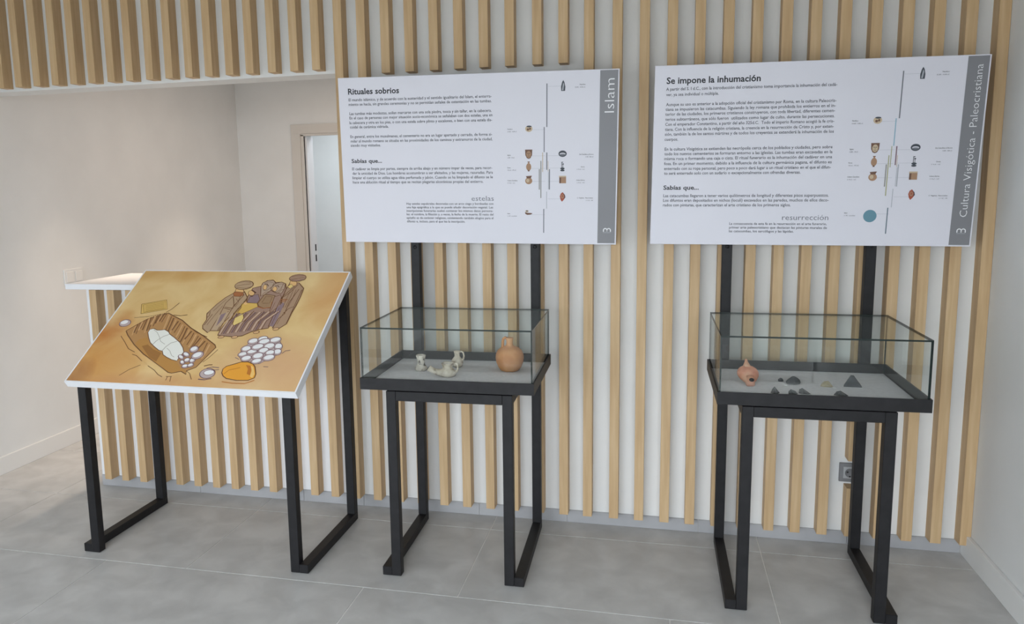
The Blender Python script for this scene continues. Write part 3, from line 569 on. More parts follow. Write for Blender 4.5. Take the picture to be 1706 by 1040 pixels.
# floor with porcelain tiles
FL = struct(box('floor', XL - .1, XR + .1, FACADE_Y - .2, 4.5, -.06, -.0022, GROUT), 'grey porcelain tile floor')
TW, TD, G = 1.1973, .6322, .0023
for row in range(-9, 9):
    y1 = -.1587 + TD * (-row); y0 = y1 - TD
    if y0 < FACADE_Y or y1 > 4.5: continue
    off = -.7425 if row in (0, -1) else -.7425 - .39 * row
    k0 = math.floor((XL - off) / TW); k = k0
    while off + k * TW < XR:
        a = max(off + k * TW, XL); b = min(off + (k + 1) * TW, XR)
        if b - a > .02: box('floor_tile', a + G, b - G, y0 + G, y1 - G, -.01, 0, TILE, FL, .0006)
        k += 1
# back of the office, with the doorway to the corridor
YB = 2.935
WO = struct(boxes('wall_office', [(XL, -3.033, YB, YB + .15, 0, 2.6), (-2.2, XR, YB, YB + .15, 0, 2.6), (-3.033, -2.2, YB, YB + .15, 2.085, 2.6)], WALL), 'white far wall behind the counter with a doorway')
struct(box('wall_office_right', -1.0, -.9, .15, YB, 0, 2.6, WALL))
struct(boxes('wall_corridor', [(XL, XR, 4.4, 4.5, 0, 2.6), (-1.9, -1.8, YB + .15, 4.4, 0, 2.6)], WALL))
DR = empty('door_1', (-2.617, YB, 0)); struct(DR, 'beige framed doorway opening into a bright corridor')
def dpart(n, x0, x1, y0, y1, z0, z1, m_): return box(n, x0 + 2.617, x1 + 2.617, y0, y1, z0, z1, m_, DR, .001)
dpart('door_frame', -3.146, -3.060, -.018, 0, 0, 2.095, BEIGE); dpart('door_frame', -2.175, -2.09, -.018, 0, 0, 2.095, BEIGE)
dpart('door_frame', -3.146, -2.09, -.018, 0, 2.095, 2.175, BEIGE)
dpart('door_stop', -3.060, -3.033, -.008, .02, 0, 2.085, BEIGE); dpart('door_stop', -3.060, -2.175, -.008, .02, 2.075, 2.10, BEIGE)
dpart('jamb_lining', -3.034, -3.018, .02, .15, 0, 2.075, WHITE)
for z in (.965, 1.06): dpart('strike_plate', -3.0195, -3.0165, .10, .125, z, z + .06, DARK)
# glazed facade behind the viewer: daylight enters here
W1 = empty('window_1', ((XL + XR) / 2, FACADE_Y, 0)); struct(W1, 'wide glazed shopfront with white frames')
wx = (XR - XL) / 2
for k in range(5):
    x = -wx + k * (2 * wx / 4); box('mullion', x - .025, x + .025, -.03, .03, 0, FZ, ALU, W1)
box('window_rail', -wx, wx, -.03, .03, FZ - .05, FZ, ALU, W1); box('window_rail', -wx, wx, -.03, .03, 0, .05, ALU, W1)
struct(box('wall_front', XL, XR, FACADE_Y - .1, FACADE_Y + .05, FZ, ZTOP, WALL), 'white wall above the shopfront')

struct(box('ground_outside', -20, 18, -30, FACADE_Y - .2, -.16, -.06, mat('added_paving', (158, 156, 152), .9)), 'unseen paving added outside to cut daylight coming from below')  # unseen ground, added so the upper walls get less daylight

# ------------------------------------------------------------------ counter
CT = empty('reception_counter', (-2.21, 0, 0)); tag(CT, 'white reception counter faced with vertical wooden slats behind the lectern', 'counter')
def cbox(n, x0, x1, y0, y1, z0, z1, m_): return box(n, x0 + 2.21, x1 + 2.21, y0, y1, z0, z1, m_, CT, .001)
cbox('body', -2.967, -1.47, 0.0, .40, ZB, 1.100, WHITE); cbox('plinth', -2.96, -1.47, .012, .38, 0, ZB, SKIRT)
for i in range(0, 13):
    s = slat(CT, i, ZB, 1.098); s.location.x += 2.21
tag(box('countertop', -3.03, -1.47, -.078, .46, 1.1005, 1.130, WHITE, None, .002), 'thin white worktop lying on the slatted reception counter', 'countertop')

# ------------------------------------------------------------------ wall fittings
sk = empty('wall_socket', (.8275, 0, .331)); tag(sk, 'grey square power socket on the slatted wall behind the right display case', 'socket')
box('cover_plate', -.0425, .0425, -.009, 0, -.0425, .0425, SOCK, sk, .002)
box('insert', -.026, .026, -.012, -.008, -.026, .026, SOCKL, sk, .001)
bm = bmesh.new(); lathe(bm, [(.0195, 0), (.0205, .003), (.0185, .003), (.0175, .0006), (.001, .0004)], 24)
o = bmobj('socket_well', bm, SOCK, sk); o.rotation_euler = (R(90), 0, 0); o.location = (0, -.0118, 0)
for dx, dz in ((-.0095, .003), (.0095, .003), (0, -.0165)): 
    bm = bmesh.new(); lathe(bm, [(.0032, 0), (.0032, .0025)], 10); o = bmobj('pin_hole', bm, DARK, sk); o.rotation_euler = (R(90), 0, 0); o.location = (dx, -.0125, dz)
sw = empty('light_switch', (XL, .746, 1.075)); tag(sw, 'small white double switch plate on the left wall above the counter end', 'switch')
box('cover_plate', 0, .009, -.085, .085, -.05, .05, WALL, sw, .002)
for yy in (-.04, .04): box('rocker', .009, .014, yy - .032, yy + .032, -.034, .034, TRIMW, sw, .002)

# ------------------------------------------------------------------ text and print helpers
def text_mesh(txt, size, bold=0., spacing=1.):
    cu = bpy.data.curves.new('t', 'FONT'); cu.body = txt; cu.size = size; cu.resolution_u = 2; cu.offset = bold; cu.space_character = spacing
    ob = bpy.data.objects.new('t', cu); COL.objects.link(ob)
    me = bpy.data.meshes.new_from_object(ob)
    V = [v.co.copy() for v in me.vertices]; Fc = [tuple(p.vertices) for p in me.polygons]
    bpy.data.objects.remove(ob); bpy.data.curves.remove(cu); bpy.data.meshes.remove(me)
    return V, Fc
class Flat:
    """collects flat print on a panel: x right, z up from top-left corner, metres; y = offset towards the viewer"""
    def __init__(s, W, H): s.V = []; s.F = []; s.M = []; s.W = W; s.H = H; s.mats = []
    def mi(s, m_):
        if m_ not in s.mats: s.mats.append(m_)
        return s.mats.index(m_)
    def add(s, V, Fc, m_, lift):
        n = len(s.V); s.V += [(x - s.W / 2, -lift, s.H / 2 - y) for x, y in V]; s.F += [tuple(i + n for i in f) for f in Fc]; s.M += [s.mi(m_)] * len(Fc)
    def poly(s, pts, m_, lift=.0004): s.add(pts, [tuple(range(len(pts)))], m_, lift)
    def rect(s, x0, y0, x1, y1, m_, lift=.0004): s.poly([(x0, y1), (x1, y1), (x1, y0), (x0, y0)], m_, lift)
    def ell(s, cx, cy, rx, ry, m_, lift=.0004, n=20): s.poly([(cx + rx * math.cos(-6.2832 * k / n), cy + ry * math.sin(-6.2832 * k / n)) for k in range(n)], m_, lift)
    def text(s, txt, x, y, width, size, m_, bold=0., right=False, up=False, lift=.0006):
        V, Fc = text_mesh(txt, size, bold * size)
        x0 = min(v.x for v in V); x1 = max(v.x for v in V); k = (width / (x1 - x0)) if width else .86
        w = (x1 - x0) * k
        if up: s.add([(x - v.y, y - (v.x - x0) * k) for v in V][:], Fc, m_, lift)
        else: s.add([(x + (v.x - x0) * k - (w if right else 0), y - v.y) for v in V], Fc, m_, lift)
    def build(s, name, parent, yface):
        o = pyd(name, [(a, yface + b, c) for a, b, c in s.V], s.F, s.mats, parent, s.M); return o
SIZE = dict(h=(.0350, .024, INK), k=(.0245, .022, INK), b=(.0172, .010, INKL), e=(.0310, -.004, INKT), s=(.0140, .010, INKL))
CLAY = mat('clay_print', (168, 132, 104), .6); CLAYD = mat('dark_clay_print', (112, 82, 66), .6); IRON = mat('iron_print', (66, 72, 80), .6)
SAND = mat('sand_print', (196, 176, 148), .6); REDC = mat('red_clay_print', (166, 84, 62), .6); BLUE = mat('blue_grey_print', (100, 142, 158), .6)
SKYB = mat('pale_blue_print', (140, 178, 196), .6); OLIVE = mat('olive_print', (168, 168, 128), .6); MAUVE = mat('mauve_print', (130, 104, 112), .6)
G1 = mat('bar_grey_print', (116, 120, 127), .6); G2 = mat('bar_pale_print', (172, 175, 182), .6); G3 = mat('bar_khaki_print', (140, 140, 132), .6); SLATE = mat('slate_print', (98, 116, 128), .6)
BARS = [(9297, 505, 2289, 22), (9184, 2287, 3338, 19), (9120, 3352, 4175, 15), (9300, 3354, 4088, 22), (9047, 3703, 5292, 19), (8979, 4056, 4932, 20), (9353, 3706, 4162, 10), (9416, 4060, 4927, 21), (9370, 4180, 4920, 9), (9299, 5016, 5751, 13), (9174, 5766, 6807, 20)]
CAPS = [(1, 10906, 606, 'Paleolítico', '35.000 - 10.000 aC', 9980), (0, 7602, 2374, 'Neolítico', '10.000 - 4.000 aC', 8527), (0, 7594, 3473, 'Egipto', '3.000 - 30 aC', 8518),
        (0, 7590, 4006, 'Roma', '753 aC - 476 dC', 8518), (0, 7586, 4558, 'Cultura Castellana', 'S. VI aC - I aC', 8517), (1, 11280, 3474, 'Del Calcolítico al Bronce', '3.000 - 800 aC', 9976),
        (1, 10914, 3993, 'Grecia', 'S. VI aC - I aC', 9973), (1, 10923, 4557, 'Cultura Ibérica', 'S. VI aC - I dC', 9986), (1, 11283, 5312, 'C. Visigótica - Paleocristiana', 'S. V dC - VIII', 9970),
        (0, 7576, 5995, 'Islam', 'S. VIII - actualidad', 8508)]
def info_panel(root, mw, W, H, lines, title, title_w, colour):
    th = .012; kx = W / 1.23; ky = H / .73; U = 1e-4
    pn = box('info_panel', -W / 2, W / 2, -th / 2, th / 2, -H / 2, H / 2, PANEL, None, .001); adopt(pn, root, mw)
    f = -th / 2
    def P(x, y): return x * U * kx, y * U * ky
    for k, x, y, w, t in lines:
        fl = Flat(W, H); sz, bo, m_ = SIZE[k]; X, Y = P(x, y); fl.text(t, X, Y, w * U * kx, sz, m_, bo)
        o = fl.build('printed_heading' if k in 'hke' else 'printed_line', pn, f)
        if k not in 'hke': o['kind'] = 'stuff'
    b = Flat(W, H); x0, y0 = P(11505, 40); x1, y1 = P(12245, 7240); b.rect(x0, y0, x1, y1, GREYB, .0003)
    b.build('printed_band', pn, f); b = Flat(W, H); X, Y = P(12045 if colour else 12105, 6128 if colour else 1750); b.text(title, X, Y, title_w, .058 if not colour else .0385, INKW, -.012, up=True)
    b.build('printed_title', pn, f); b = Flat(W, H)
    # the little arched emblem: two joined arches over a fine line of lettering
    X, Y = P(11905, 6745)
    for sx in (-1, 1):
        n = 12; ro, ri = .0092, .0055; c = X + sx * .00735
        arc = [(c + ro * math.cos(math.pi * k / n), Y - .007 - ro * 1.0 * math.sin(math.pi * k / n)) for k in range(n + 1)] + [(c + ri * math.cos(math.pi * k / n), Y - .007 - ri * math.sin(math.pi * k / n)) for k in range(n, -1, -1)]
        V = arc; q = [(k, k + 1, 2 * n + 1 - k - 1, 2 * n + 1 - k) for k in range(n)]; b.add(V, q, INKW, .0006 + .0001 * sx)
        for s2 in (-1, 1): xx = c + s2 * (ro + ri) / 2; b.rect(xx - .0019, Y - .0072, xx + .0019, Y, INKW, .0006)
    for k in range(9): b.rect(X - .0155 + k * .0035, Y + .0022, X - .0133 + k * .0035, Y + .0048, G2, .0006)
    b.build('printed_emblem', pn, f)
    cols = [G1, SKYB, OLIVE, MAUVE, OLIVE, G3, SAND, G2, G2, G2, SLATE] if colour else [G1, G1, SAND, G1, G3, G3, SAND, G1, G2, G2, G1]
    for (x, a, c_, w), m_ in zip(BARS, cols):
        t = Flat(W, H); xx, ya = P(x, a); _, yb = P(x, c_); t.rect(xx - w * U, ya, xx + w * U, yb, m_); t.build('timeline_bar', pn, f)
    for r_, x, y, t1, t2, ix in CAPS:
        t = Flat(W, H); X, Y = P(x, y); t.text(t1, X, Y, 0, .0068, INK, .01, right=bool(r_)); X, Y = P(x, y + 105); t.text(t2, X, Y, 0, .0066, INKL, .0, right=bool(r_))
        yy = P(0, y + 20)[1]; xb = P(9290, 0)[0]; xi = P(ix, 0)[0]
        t.rect(min(xb, xi) + .006, yy - .0004, max(xb, xi) - .006, yy + .0004, G2, .0002)
        t.build('printed_caption', pn, f)['kind'] = 'stuff'
    ic = []
    class Multi:
        def __getattr__(s, n): return getattr(ic[-1], n)
    i = Multi()
    def I(x, y): ic.append(Flat(W, H)); return P(x, y)
    x, y = I(9980, 615); i.poly([(x - .008, y + .021), (x + .008, y + .021), (x + .009, y + .004), (x + .005, y - .014), (x, y - .023), (x - .005, y - .014), (x - .009, y + .004)][::-1], IRON, .0005)
    i.poly([(x - .005, y + .018), (x + .001, y + .018), (x + .004, y - .005), (x, y - .014)][::-1], G2, .0008)
    x, y = I(8527, 2347); i.ell(x, y, .0155, .0135, SAND, .0005); i.ell(x + .001, y - .0095, .011, .0035, IRON, .0007); i.ell(x - .004, y + .003, .005, .005, CLAYD, .0007); i.ell(x + .005, y, .004, .005, CLAYD, .0007)
    x, y = I(8518, 3403); i.poly([(x - .0155, y - .018), (x + .0155, y - .018), (x + .0145, y + .005), (x + .008, y + .018), (x, y + .021), (x - .008, y + .018), (x - .0145, y + .005)][::-1], CLAYD, .0005)
    i.ell(x, y + .002, .0105, .0145, SAND if colour else CLAY, .0007); i.ell(x - .004, y - .002, .0028, .0012, IRON, .0009); i.ell(x + .004, y - .002, .0028, .0012, IRON, .0009); i.rect(x - .0045, y + .0085, x + .0045, y + .010, IRON, .0009); i.rect(x - .0008, y - .001, x + .0008, y + .005, CLAYD, .0009)
    x, y = I(8518, 3948); i.ell(x, y + .001, .011, .016, CLAY, .0005); i.rect(x - .0032, y - .021, x + .0032, y - .012, CLAY, .0006); i.rect(x - .005, y - .022, x + .005, y - .019, CLAYD, .0007); i.rect(x - .0035, y + .014, x + .0035, y + .020, CLAYD, .0006)
    x, y = I(8517, 4512); i.ell(x, y + .004, .0155, .0145, CLAY, .0005); i.poly([(x - .012, y - .016), (x + .014, y - .018), (x + .009, y - .007), (x - .008, y - .007)][::-1], CLAYD, .0006); i.ell(x - .004, y + .003, .007, .008, SAND, .0007)
    x, y = I(9976, 3414); i.ell(x, y, .0175, .0135, IRON, .0005); i.ell(x, y + .0015, .0125, .0055, PANEL, .0008); i.ell(x, y + .004, .0125, .004, G1, .0009)
    x, y = I(9973, 3947); i.ell(x, y + .017, .0095, .004, IRON, .0005); i.ell(x, y + .009, .0095, .0045, IRON, .0005); i.rect(x - .0045, y - .019, x - .002, y + .010, IRON, .0006); i.rect(x + .001, y - .012, x + .0032, y + .010, IRON, .0006); i.rect(x - .0045, y - .019, x + .003, y - .016, IRON, .0006); i.ell(x + .0025, y - .010, .0035, .0028, IRON, .0006)
    x, y = I(9986, 4507); i.rect(x - .0145, y - .009, x + .0145, y + .0155, CLAY, .0005); i.rect(x - .0155, y - .016, x + .0145, y - .009, SAND, .0006); i.rect(x - .0145, y - .0095, x - .007, y + .0155, CLAYD, .0007); i.rect(x - .0145, y - .0098, x + .0145, y - .0088, CLAYD, .0009)
    x, y = I(9970, 5242); i.poly([(x - .006, y - .014), (x + .002, y - .020), (x + .012, y - .008), (x + .014, y + .002), (x + .006, y + .014), (x - .001, y + .021), (x - .007, y + .012), (x - .010, y - .002)][::-1], REDC, .0005)
    i.ell(x + .001, y - .002, .006, .009, CLAY, .0007); i.ell(x + .001, y - .003, .003, .005, REDC, .0009); i.poly([(x + .003, y - .019), (x + .012, y - .008), (x + .014, y + .002), (x + .008, y + .010), (x + .010, y - .004)][::-1], IRON, .0008)
    x, y = I(8538, 6096) if colour else I(8508, 5925)
    if colour: i.ell(x, y, .0245, .0245, BLUE, .0005, 36)
    else:
        i.poly([(x - .016, y - .002), (x - .004, y + .001), (x + .013, y + .002), (x + .017, y + .005), (x + .008, y + .009), (x - .006, y + .010), (x - .014, y + .006)][::-1], CLAYD, .0005); i.ell(x - .007, y - .006, .007, .005, SAND, .0006); i.ell(x - .007, y - .007, .005, .002, IRON, .0008)
    for q in ic: q.build('printed_icon', pn, f)
    return pn
def pose(x, y, z, yaw, tilt, roll):
    return Matrix.Translation((x, y, z)) @ Matrix.Rotation(yaw, 4, 'Z') @ Matrix.Rotation(tilt, 4, 'X') @ Matrix.Rotation(roll, 4, 'Y')

# ------------------------------------------------------------------ stands
T = .0396
def frame(root, a, L, leg_top, post_top, bar=True):
    for s in (-1, 1):
        u0, u1 = sorted((s * a, s * (a - T))); box('floor_rail', u0, u1, 0, L, .002, T, BLACK, root, .0015)
        box('post', u0, u1, L - T, L, T, post_top, BLACK, root, .0015)
        u0, u1 = sorted((s * (a - T), s * (a - 2 * T))); box('front_leg', u0, u1, 0, T, .002, leg_top, BLACK, root, .0015)
        u0, u1 = sorted((s * a, s * (a - T))); 
        for v in (.03, L - .05): box('foot_pad', u0 + .008, u1 - .008, v, v + .02, 0, .0022, DARK, root)
    if bar:
        box('cross_bar', -(a - 2 * T), a - 2 * T, 0, T, leg_top - T, leg_top, BLACK, root, .0015)
        for s in (-1, 1):
            u0, u1 = sorted((s * (a - T), s * (a - 2 * T))); box('side_bar', u0, u1, T, L - T, leg_top - T, leg_top, BLACK, root, .0015)
        box('cross_bar', -a + T, a - T, L - T, L, leg_top - T, leg_top, BLACK, root, .0015)
def display_case(x, y, rz, label, pose_m, W, H, lines, title, tw_, colour):
    root = empty('display_case', (x, y, 0), rz); tag(root, label, 'display case', 'glass display cases on black stands')
    a, L, lt = .2956, .579, .788
    frame(root, a, L, lt, 1.85)
    w, v0, v1, z0, z1 = .3472, -.0447, .5119, .8033, .8491
    box('spacer', -.18, .18, .02, L - .05, lt, z0, BLACK, root)
    t = .006
    tr = boxes('tray', [(-w, w, v0, v1, z0, z0 + .004), (-w, w, v0, v0 + t, z0 + .004, z1), (-w, w, v1 - t, v1, z0 + .004, z1), (-w, -w + t, v0 + t, v1 - t, z0 + .004, z1), (w - t, w, v0 + t, v1 - t, z0 + .004, z1)], BLACK, root)
    box('felt_base', -w + t + .002, w - t - .002, v0 + t + .002, v1 - t - .002, z0 + .0042, .812, CUSH, tr)
    g, gw, g0, g1, gt = .0062, .3408, .8125, 1.052, .0062
    gv0, gv1 = v0 + t + .001, v1 - t - .001
    def pane(name, b, axis):
        # broad faces clear, cut edges dark green
        mi = {0: [1, 1, 1, 0, 1, 0], 1: [1, 1, 0, 1, 0, 1], 2: [0, 0, 1, 1, 1, 1]}[axis]
        return pyd(name, boxv(*b), BF, [GLASS, GEDGE], root, mi)
    pane('glass_pane', (-gw, gw, gv0, gv0 + gt, g0, g1 - gt), 1); pane('glass_pane', (-gw, gw, gv1 - gt, gv1, g0, g1 - gt), 1)
    pane('glass_pane', (-gw, -gw + gt, gv0 + gt, gv1 - gt, g0, g1 - gt), 0); pane('glass_pane', (gw - gt, gw, gv0 + gt, gv1 - gt, g0, g1 - gt), 0)
    pane('glass_lid', (-gw, gw, gv0, gv1, g1 - gt, g1), 2)
    info_panel(root, pose_m, W, H, lines, title, tw_, colour)
    for s in (-1, 1):
        bm = bmesh.new(); lathe(bm, [(.008, 0), (.008, .003), (.005, .005)], 12); o = bmobj('bolt', bm, BLACK, root); o.rotation_euler = (R(90), 0, 0); o.location = (s * (a - T / 2), L - T, 1.325)
    return root
display_case(-.7939, -.6728, .0174, 'glass display case holding jug and flasks below the panel titled Islam', pose(-.7804, -.178, 1.7069, .0278, .0724, .0153), 1.2245, .7284, TXT_B, 'Islam', .137, False)
display_case(.5621, -.6728, .0056, 'glass display case holding lamp and stones below the panel on inhumation', pose(.5825, -.178, 1.6911, .0338, .0587, .0136), 1.2179, .7199, TXT_C, 'Cultura Visigótica - Paleocristiana', .570, True)

# lectern
LR = empty('lectern', (-1.9432, -.7352, 0), .0021); tag(LR, 'sloping lectern with illustrated burial scene on black steel legs', 'lectern')
aA, LA = .544, .571
frame(LR, aA, LA, .772, 1.140, False)
BWd, BLn, BT = 1.0999, .7355, .034
bmx = Matrix.Translation((-1.9428, -.7684, .7906)) @ Matrix.Rotation(-.0186, 4, 'Z') @ Matrix.Rotation(.6142, 4, 'X')
bm = bmesh.new()
V = boxv(-BWd / 2, BWd / 2, 0, BLn, -BT, 0); vv = [bm.verts.new(v) for v in V]
for f in BF: bm.faces.new([vv[i] for i in f])
BD = bmobj('board', bm, WHITE, None, False); adopt(BD, LR, bmx)
box('support_bar', -aA + T, aA - T, LA - T, LA, 1.08, 1.12, BLACK, LR)
# printed sheet
pm = mat('aged_paper_print', (200, 165, 105), .55); nt = pm.node_tree; N = nt.nodes.new; K = nt.links.new; pb = nt.nodes['Principled BSDF']
tc = N('ShaderNodeTexCoord'); sp = N('ShaderNodeSeparateXYZ'); K(tc.outputs['Object'], sp.inputs[0])
n1 = N('ShaderNodeTexNoise'); n1.inputs['Scale'].default_value = 4.5; n1.inputs['Detail'].default_value = 7; n1.inputs['Distortion'].default_value = .5; K(tc.outputs['Object'], n1.inputs['Vector'])
r1 = N('ShaderNodeValToRGB'); K(n1.outputs['Fac'], r1.inputs[0]); e = r1.color_ramp.elements
e[0].position = .3; e[0].color = lin((218, 179, 116)); e[1].position = .7; e[1].color = lin((234, 205, 148))
def dist(cx, cy, rx, ry):
    """soft stain of the printed paper around (cx, cy) in board metres"""
    a = N('ShaderNodeMath'); a.operation = 'MULTIPLY_ADD'; a.inputs[1].default_value = 1 / rx; a.inputs[2].default_value = -cx / rx; K(sp.outputs[0], a.inputs[0])
    b = N('ShaderNodeMath'); b.operation = 'MULTIPLY_ADD'; b.inputs[1].default_value = 1 / ry; b.inputs[2].default_value = -cy / ry; K(sp.outputs[1], b.inputs[0])
    a2 = N('ShaderNodeMath'); a2.operation = 'MULTIPLY'; K(a.outputs[0], a2.inputs[0]); K(a.outputs[0], a2.inputs[1])
    b2 = N('ShaderNodeMath'); b2.operation = 'MULTIPLY_ADD'; K(b.outputs[0], b2.inputs[0]); K(b.outputs[0], b2.inputs[1]); K(a2.outputs[0], b2.inputs[2])
    nn = N('ShaderNodeMath'); nn.operation = 'MULTIPLY_ADD'; nn.inputs[1].default_value = 1.3; K(n1.outputs['Fac'], nn.inputs[0]); K(b2.outputs[0], nn.inputs[2])
    mr = N('ShaderNodeMapRange'); mr.inputs['From Min'].default_value = .45; mr.inputs['From Max'].default_value = 1.75; mr.inputs['To Min'].default_value = 1; mr.inputs['To Max'].default_value = 0; K(nn.outputs[0], mr.inputs['Value'])
    return mr.outputs[0]
cur = r1.outputs[0]
for cx, cy, rx, ry, rgb, s in [(-.44, .12, .30, .30, (202, 132, 46), .9), (-.50, .33, .10, .12, (186, 108, 38), .75), (-.52, .03, .10, .12, (150, 84, 40), .8), (-.36, .72, .3, .08, (200, 142, 60), .7), (.40, .12, .32, .22, (216, 172, 130), .9), (.5, .6, .12, .3, (212, 160, 102), .8), (-.15, .02, .35, .06, (206, 150, 100), .8)]:
    mx = N('ShaderNodeMix'); mx.data_type = 'RGBA'; mm = N('ShaderNodeMath'); mm.operation = 'MULTIPLY'; mm.inputs[1].default_value = s
    K(dist(cx, cy, rx, ry), mm.inputs[0]); K(mm.outputs[0], mx.inputs[0]); K(cur, mx.inputs[6]); mx.inputs[7].default_value = lin(rgb); cur = mx.outputs[2]
K(cur, pb.inputs['Base Color'])
mg = .007
pyd('printed_sheet', [(-BWd / 2 + mg, mg, .0002), (BWd / 2 - mg, mg, .0002), (BWd / 2 - mg, BLn - mg, .0002), (-BWd / 2 + mg, BLn - mg, .0002)], [(0, 1, 2, 3)], pm, BD)
PAL = dict(amber=(214, 150, 52), amberD=(176, 108, 40), amberL=(226, 180, 108), band=(150, 144, 130), book=(150, 122, 92), foot=(196, 158, 116), gold=(204, 168, 88), goldL=(212, 188, 118), hair=(94, 62, 48),
           hatch=(118, 82, 50), hatch2=(190, 150, 104), hood=(168, 146, 126), o=(104, 68, 40), o2=(128, 96, 40), p=(112, 86, 92), pit=(170, 128, 80), pitfloor=(172, 126, 66), pitlow=(146, 102, 52), plq=(206, 172, 98), plq2=(198, 164, 92),
           robe=(170, 144, 114), robe2=(160, 132, 106), robeD=(152, 124, 108), robeL=(176, 152, 124), robeP=(134, 114, 118), rust=(158, 98, 58), shroud=(232, 228, 212), skin=(212, 172, 116), stone=(228, 222, 222), stoneD=(176, 160, 158), strip=(110, 86, 88), strip2=(184, 158, 136), turban=(172, 146, 116), turban2=(158, 128, 106))
groups = {}
for li, (grp, kind, colr, w, flat) in enumerate(ART):
    g_ = groups.setdefault(grp, ([], [], [], []))
    Vv, Ff, Mm, ms = g_; m_ = mat('print_' + colr, [min(240, v * 1.09) for v in PAL[colr]], .55)
    if m_ not in ms: ms.append(m_)
    z = .0003 + li * 8e-6
    pts = [Vector((flat[i] * 1e-4 - BWd / 2, flat[i + 1] * 1e-4)) for i in range(0, len(flat), 2)]
    if kind == 'F':
        area_ = sum(pts[i].x * pts[(i + 1) % len(pts)].y - pts[(i + 1) % len(pts)].x * pts[i].y for i in range(len(pts)))
        if area_ < 0: pts.reverse()
        n = len(Vv); Vv += [(q.x, q.y, z) for q in pts]; Ff.append(tuple(range(n, n + len(pts)))); Mm.append(ms.index(m_))
    else:
        hw = w * 1e-4 * 1.5; n = len(Vv)
        for i, q in enumerate(pts):
            d = (pts[min(i + 1, len(pts) - 1)] - pts[max(i - 1, 0)]); 
            if d.length < 1e-9: d = Vector((1, 0))
            d.normalize(); nn_ = Vector((-d.y, d.x)) * hw
            Vv += [(q.x + nn_.x, q.y + nn_.y, z), (q.x - nn_.x, q.y - nn_.y, z)]
        for i in range(len(pts) - 1): Ff.append((n + 2 * i, n + 2 * i + 1, n + 2 * i + 3, n + 2 * i + 2)); Mm.append(ms.index(m_))
NAMES = dict(grave='printed_grave', plaque='printed_plaque', rock='printed_rock', pile='printed_stone_pile', amber='printed_amber_rock', pebbles='printed_pebbles', mark0='printed_mark', mark1='printed_mark', mark2='printed_mark', figures='printed_figures')
for grp, (Vv, Ff, Mm, ms) in groups.items(): pyd(NAMES[grp], Vv, Ff, ms, BD, Mm)

# ------------------------------------------------------------------ exhibits
ZF = .812
TERRA = nmat('terracotta', [(.3, (180, 118, 74)), (.5, (200, 142, 92)), (.72, (208, 156, 108))], 16, .8, detail=8, bump=.15, bscale=90)
TERRA2 = nmat('pink_terracotta', [(.3, (196, 122, 92)), (.55, (216, 150, 118)), (.75, (214, 168, 136))], 22, .8, detail=8, bump=.15, bscale=120)
POTTERY = nmat('pale_worn_pottery', [(.38, (104, 94, 84)), (.45, (206, 197, 182)), (.7, (228, 220, 208))], 55, .85, detail=8, bump=.2, bscale=120)
POTTERY2 = nmat('cream_worn_pottery', [(.33, (152, 136, 116)), (.46, (206, 194, 174)), (.7, (226, 216, 200))], 40, .85, detail=8, bump=.2, bscale=120)
FLINT = nmat('dark_flint', [(.35, (52, 54, 56)), (.65, (76, 79, 80))], 40, .7, detail=8, bump=.3, bscale=160)
LIMEST = nmat('beige_stone', [(.35, (150, 138, 108)), (.65, (184, 172, 140))], 40, .8, detail=8, bump=.3, bscale=160)
CARD = mat('white_card', (238, 238, 238), .6)
# jug
J = empty('clay_jug', (-.606, -.345, ZF)); tag(J, 'round orange clay jug with narrow neck in the left glass case', 'jug')
bm = bmesh.new(); lathe(bm, [(.031, 0), (.039, .003), (.050, .018), (.0575, .038), (.0600, .056), (.0585, .072), (.052, .087), (.040, .098), (.026, .104), (.0165, .109), (.0135, .117), (.0135, .128), (.0165, .140), (.0165, .143), (.0125, .143), (.010, .130), (.009, .112), (.002, .110)], 36, wob=.0012)
bmobj('body', bm, TERRA, J)
bm = bmesh.new(); tube_path(bm, [(-.010, 0, .138), (-.019, -.002, .143), (-.026, -.003, .138), (-.0285, -.003, .124), (-.029, -.002, .110), (-.029, 0, .098)], [.006, .0062, .006, .006, .0065, .008], 10, squash=1.5)
bmobj('handle', bm, TERRA, J)
# flasks
Fk = empty('flared_flask', (-.9845, -.400, ZF)); tag(Fk, 'small pale mottled flask with flared rim, leftmost in the left glass case', 'flask')
bm = bmesh.new(); lathe(bm, [(.020, 0), (.026, .004), (.0275, .010), (.024, .017), (.0175, .024), (.0155, .034), (.0165, .048), (.0205, .060), (.0215, .065), (.0205, .068), (.0165, .066), (.0135, .055), (.012, .03), (.002, .028)], 28, wob=.0022, seed=3)
bmobj('body', bm, POTTERY, Fk)
Fj = empty('small_flask', (-.846, -.312, ZF)); tag(Fj, 'small cream flask with loop handle standing behind the spouted lamp', 'flask')
bm = bmesh.new(); lathe(bm, [(.014, 0), (.022, .006), (.0265, .018), (.0245, .030), (.0165, .041), (.0115, .048), (.0115, .060), (.0145, .068), (.0145, .071), (.0105, .071), (.0085, .060), (.002, .055)], 26, wob=.0016, seed=8)
bmobj('body', bm, POTTERY2, Fj)
bm = bmesh.new(); tube_path(bm, [(.010, 0, .066), (.020, 0, .070), (.028, 0, .064), (.031, 0, .050), (.028, 0, .036), (.020, 0, .028)], [.0035, .0036, .0036, .0036, .004, .005], 8)
bmobj('handle', bm, POTTERY2, Fj)
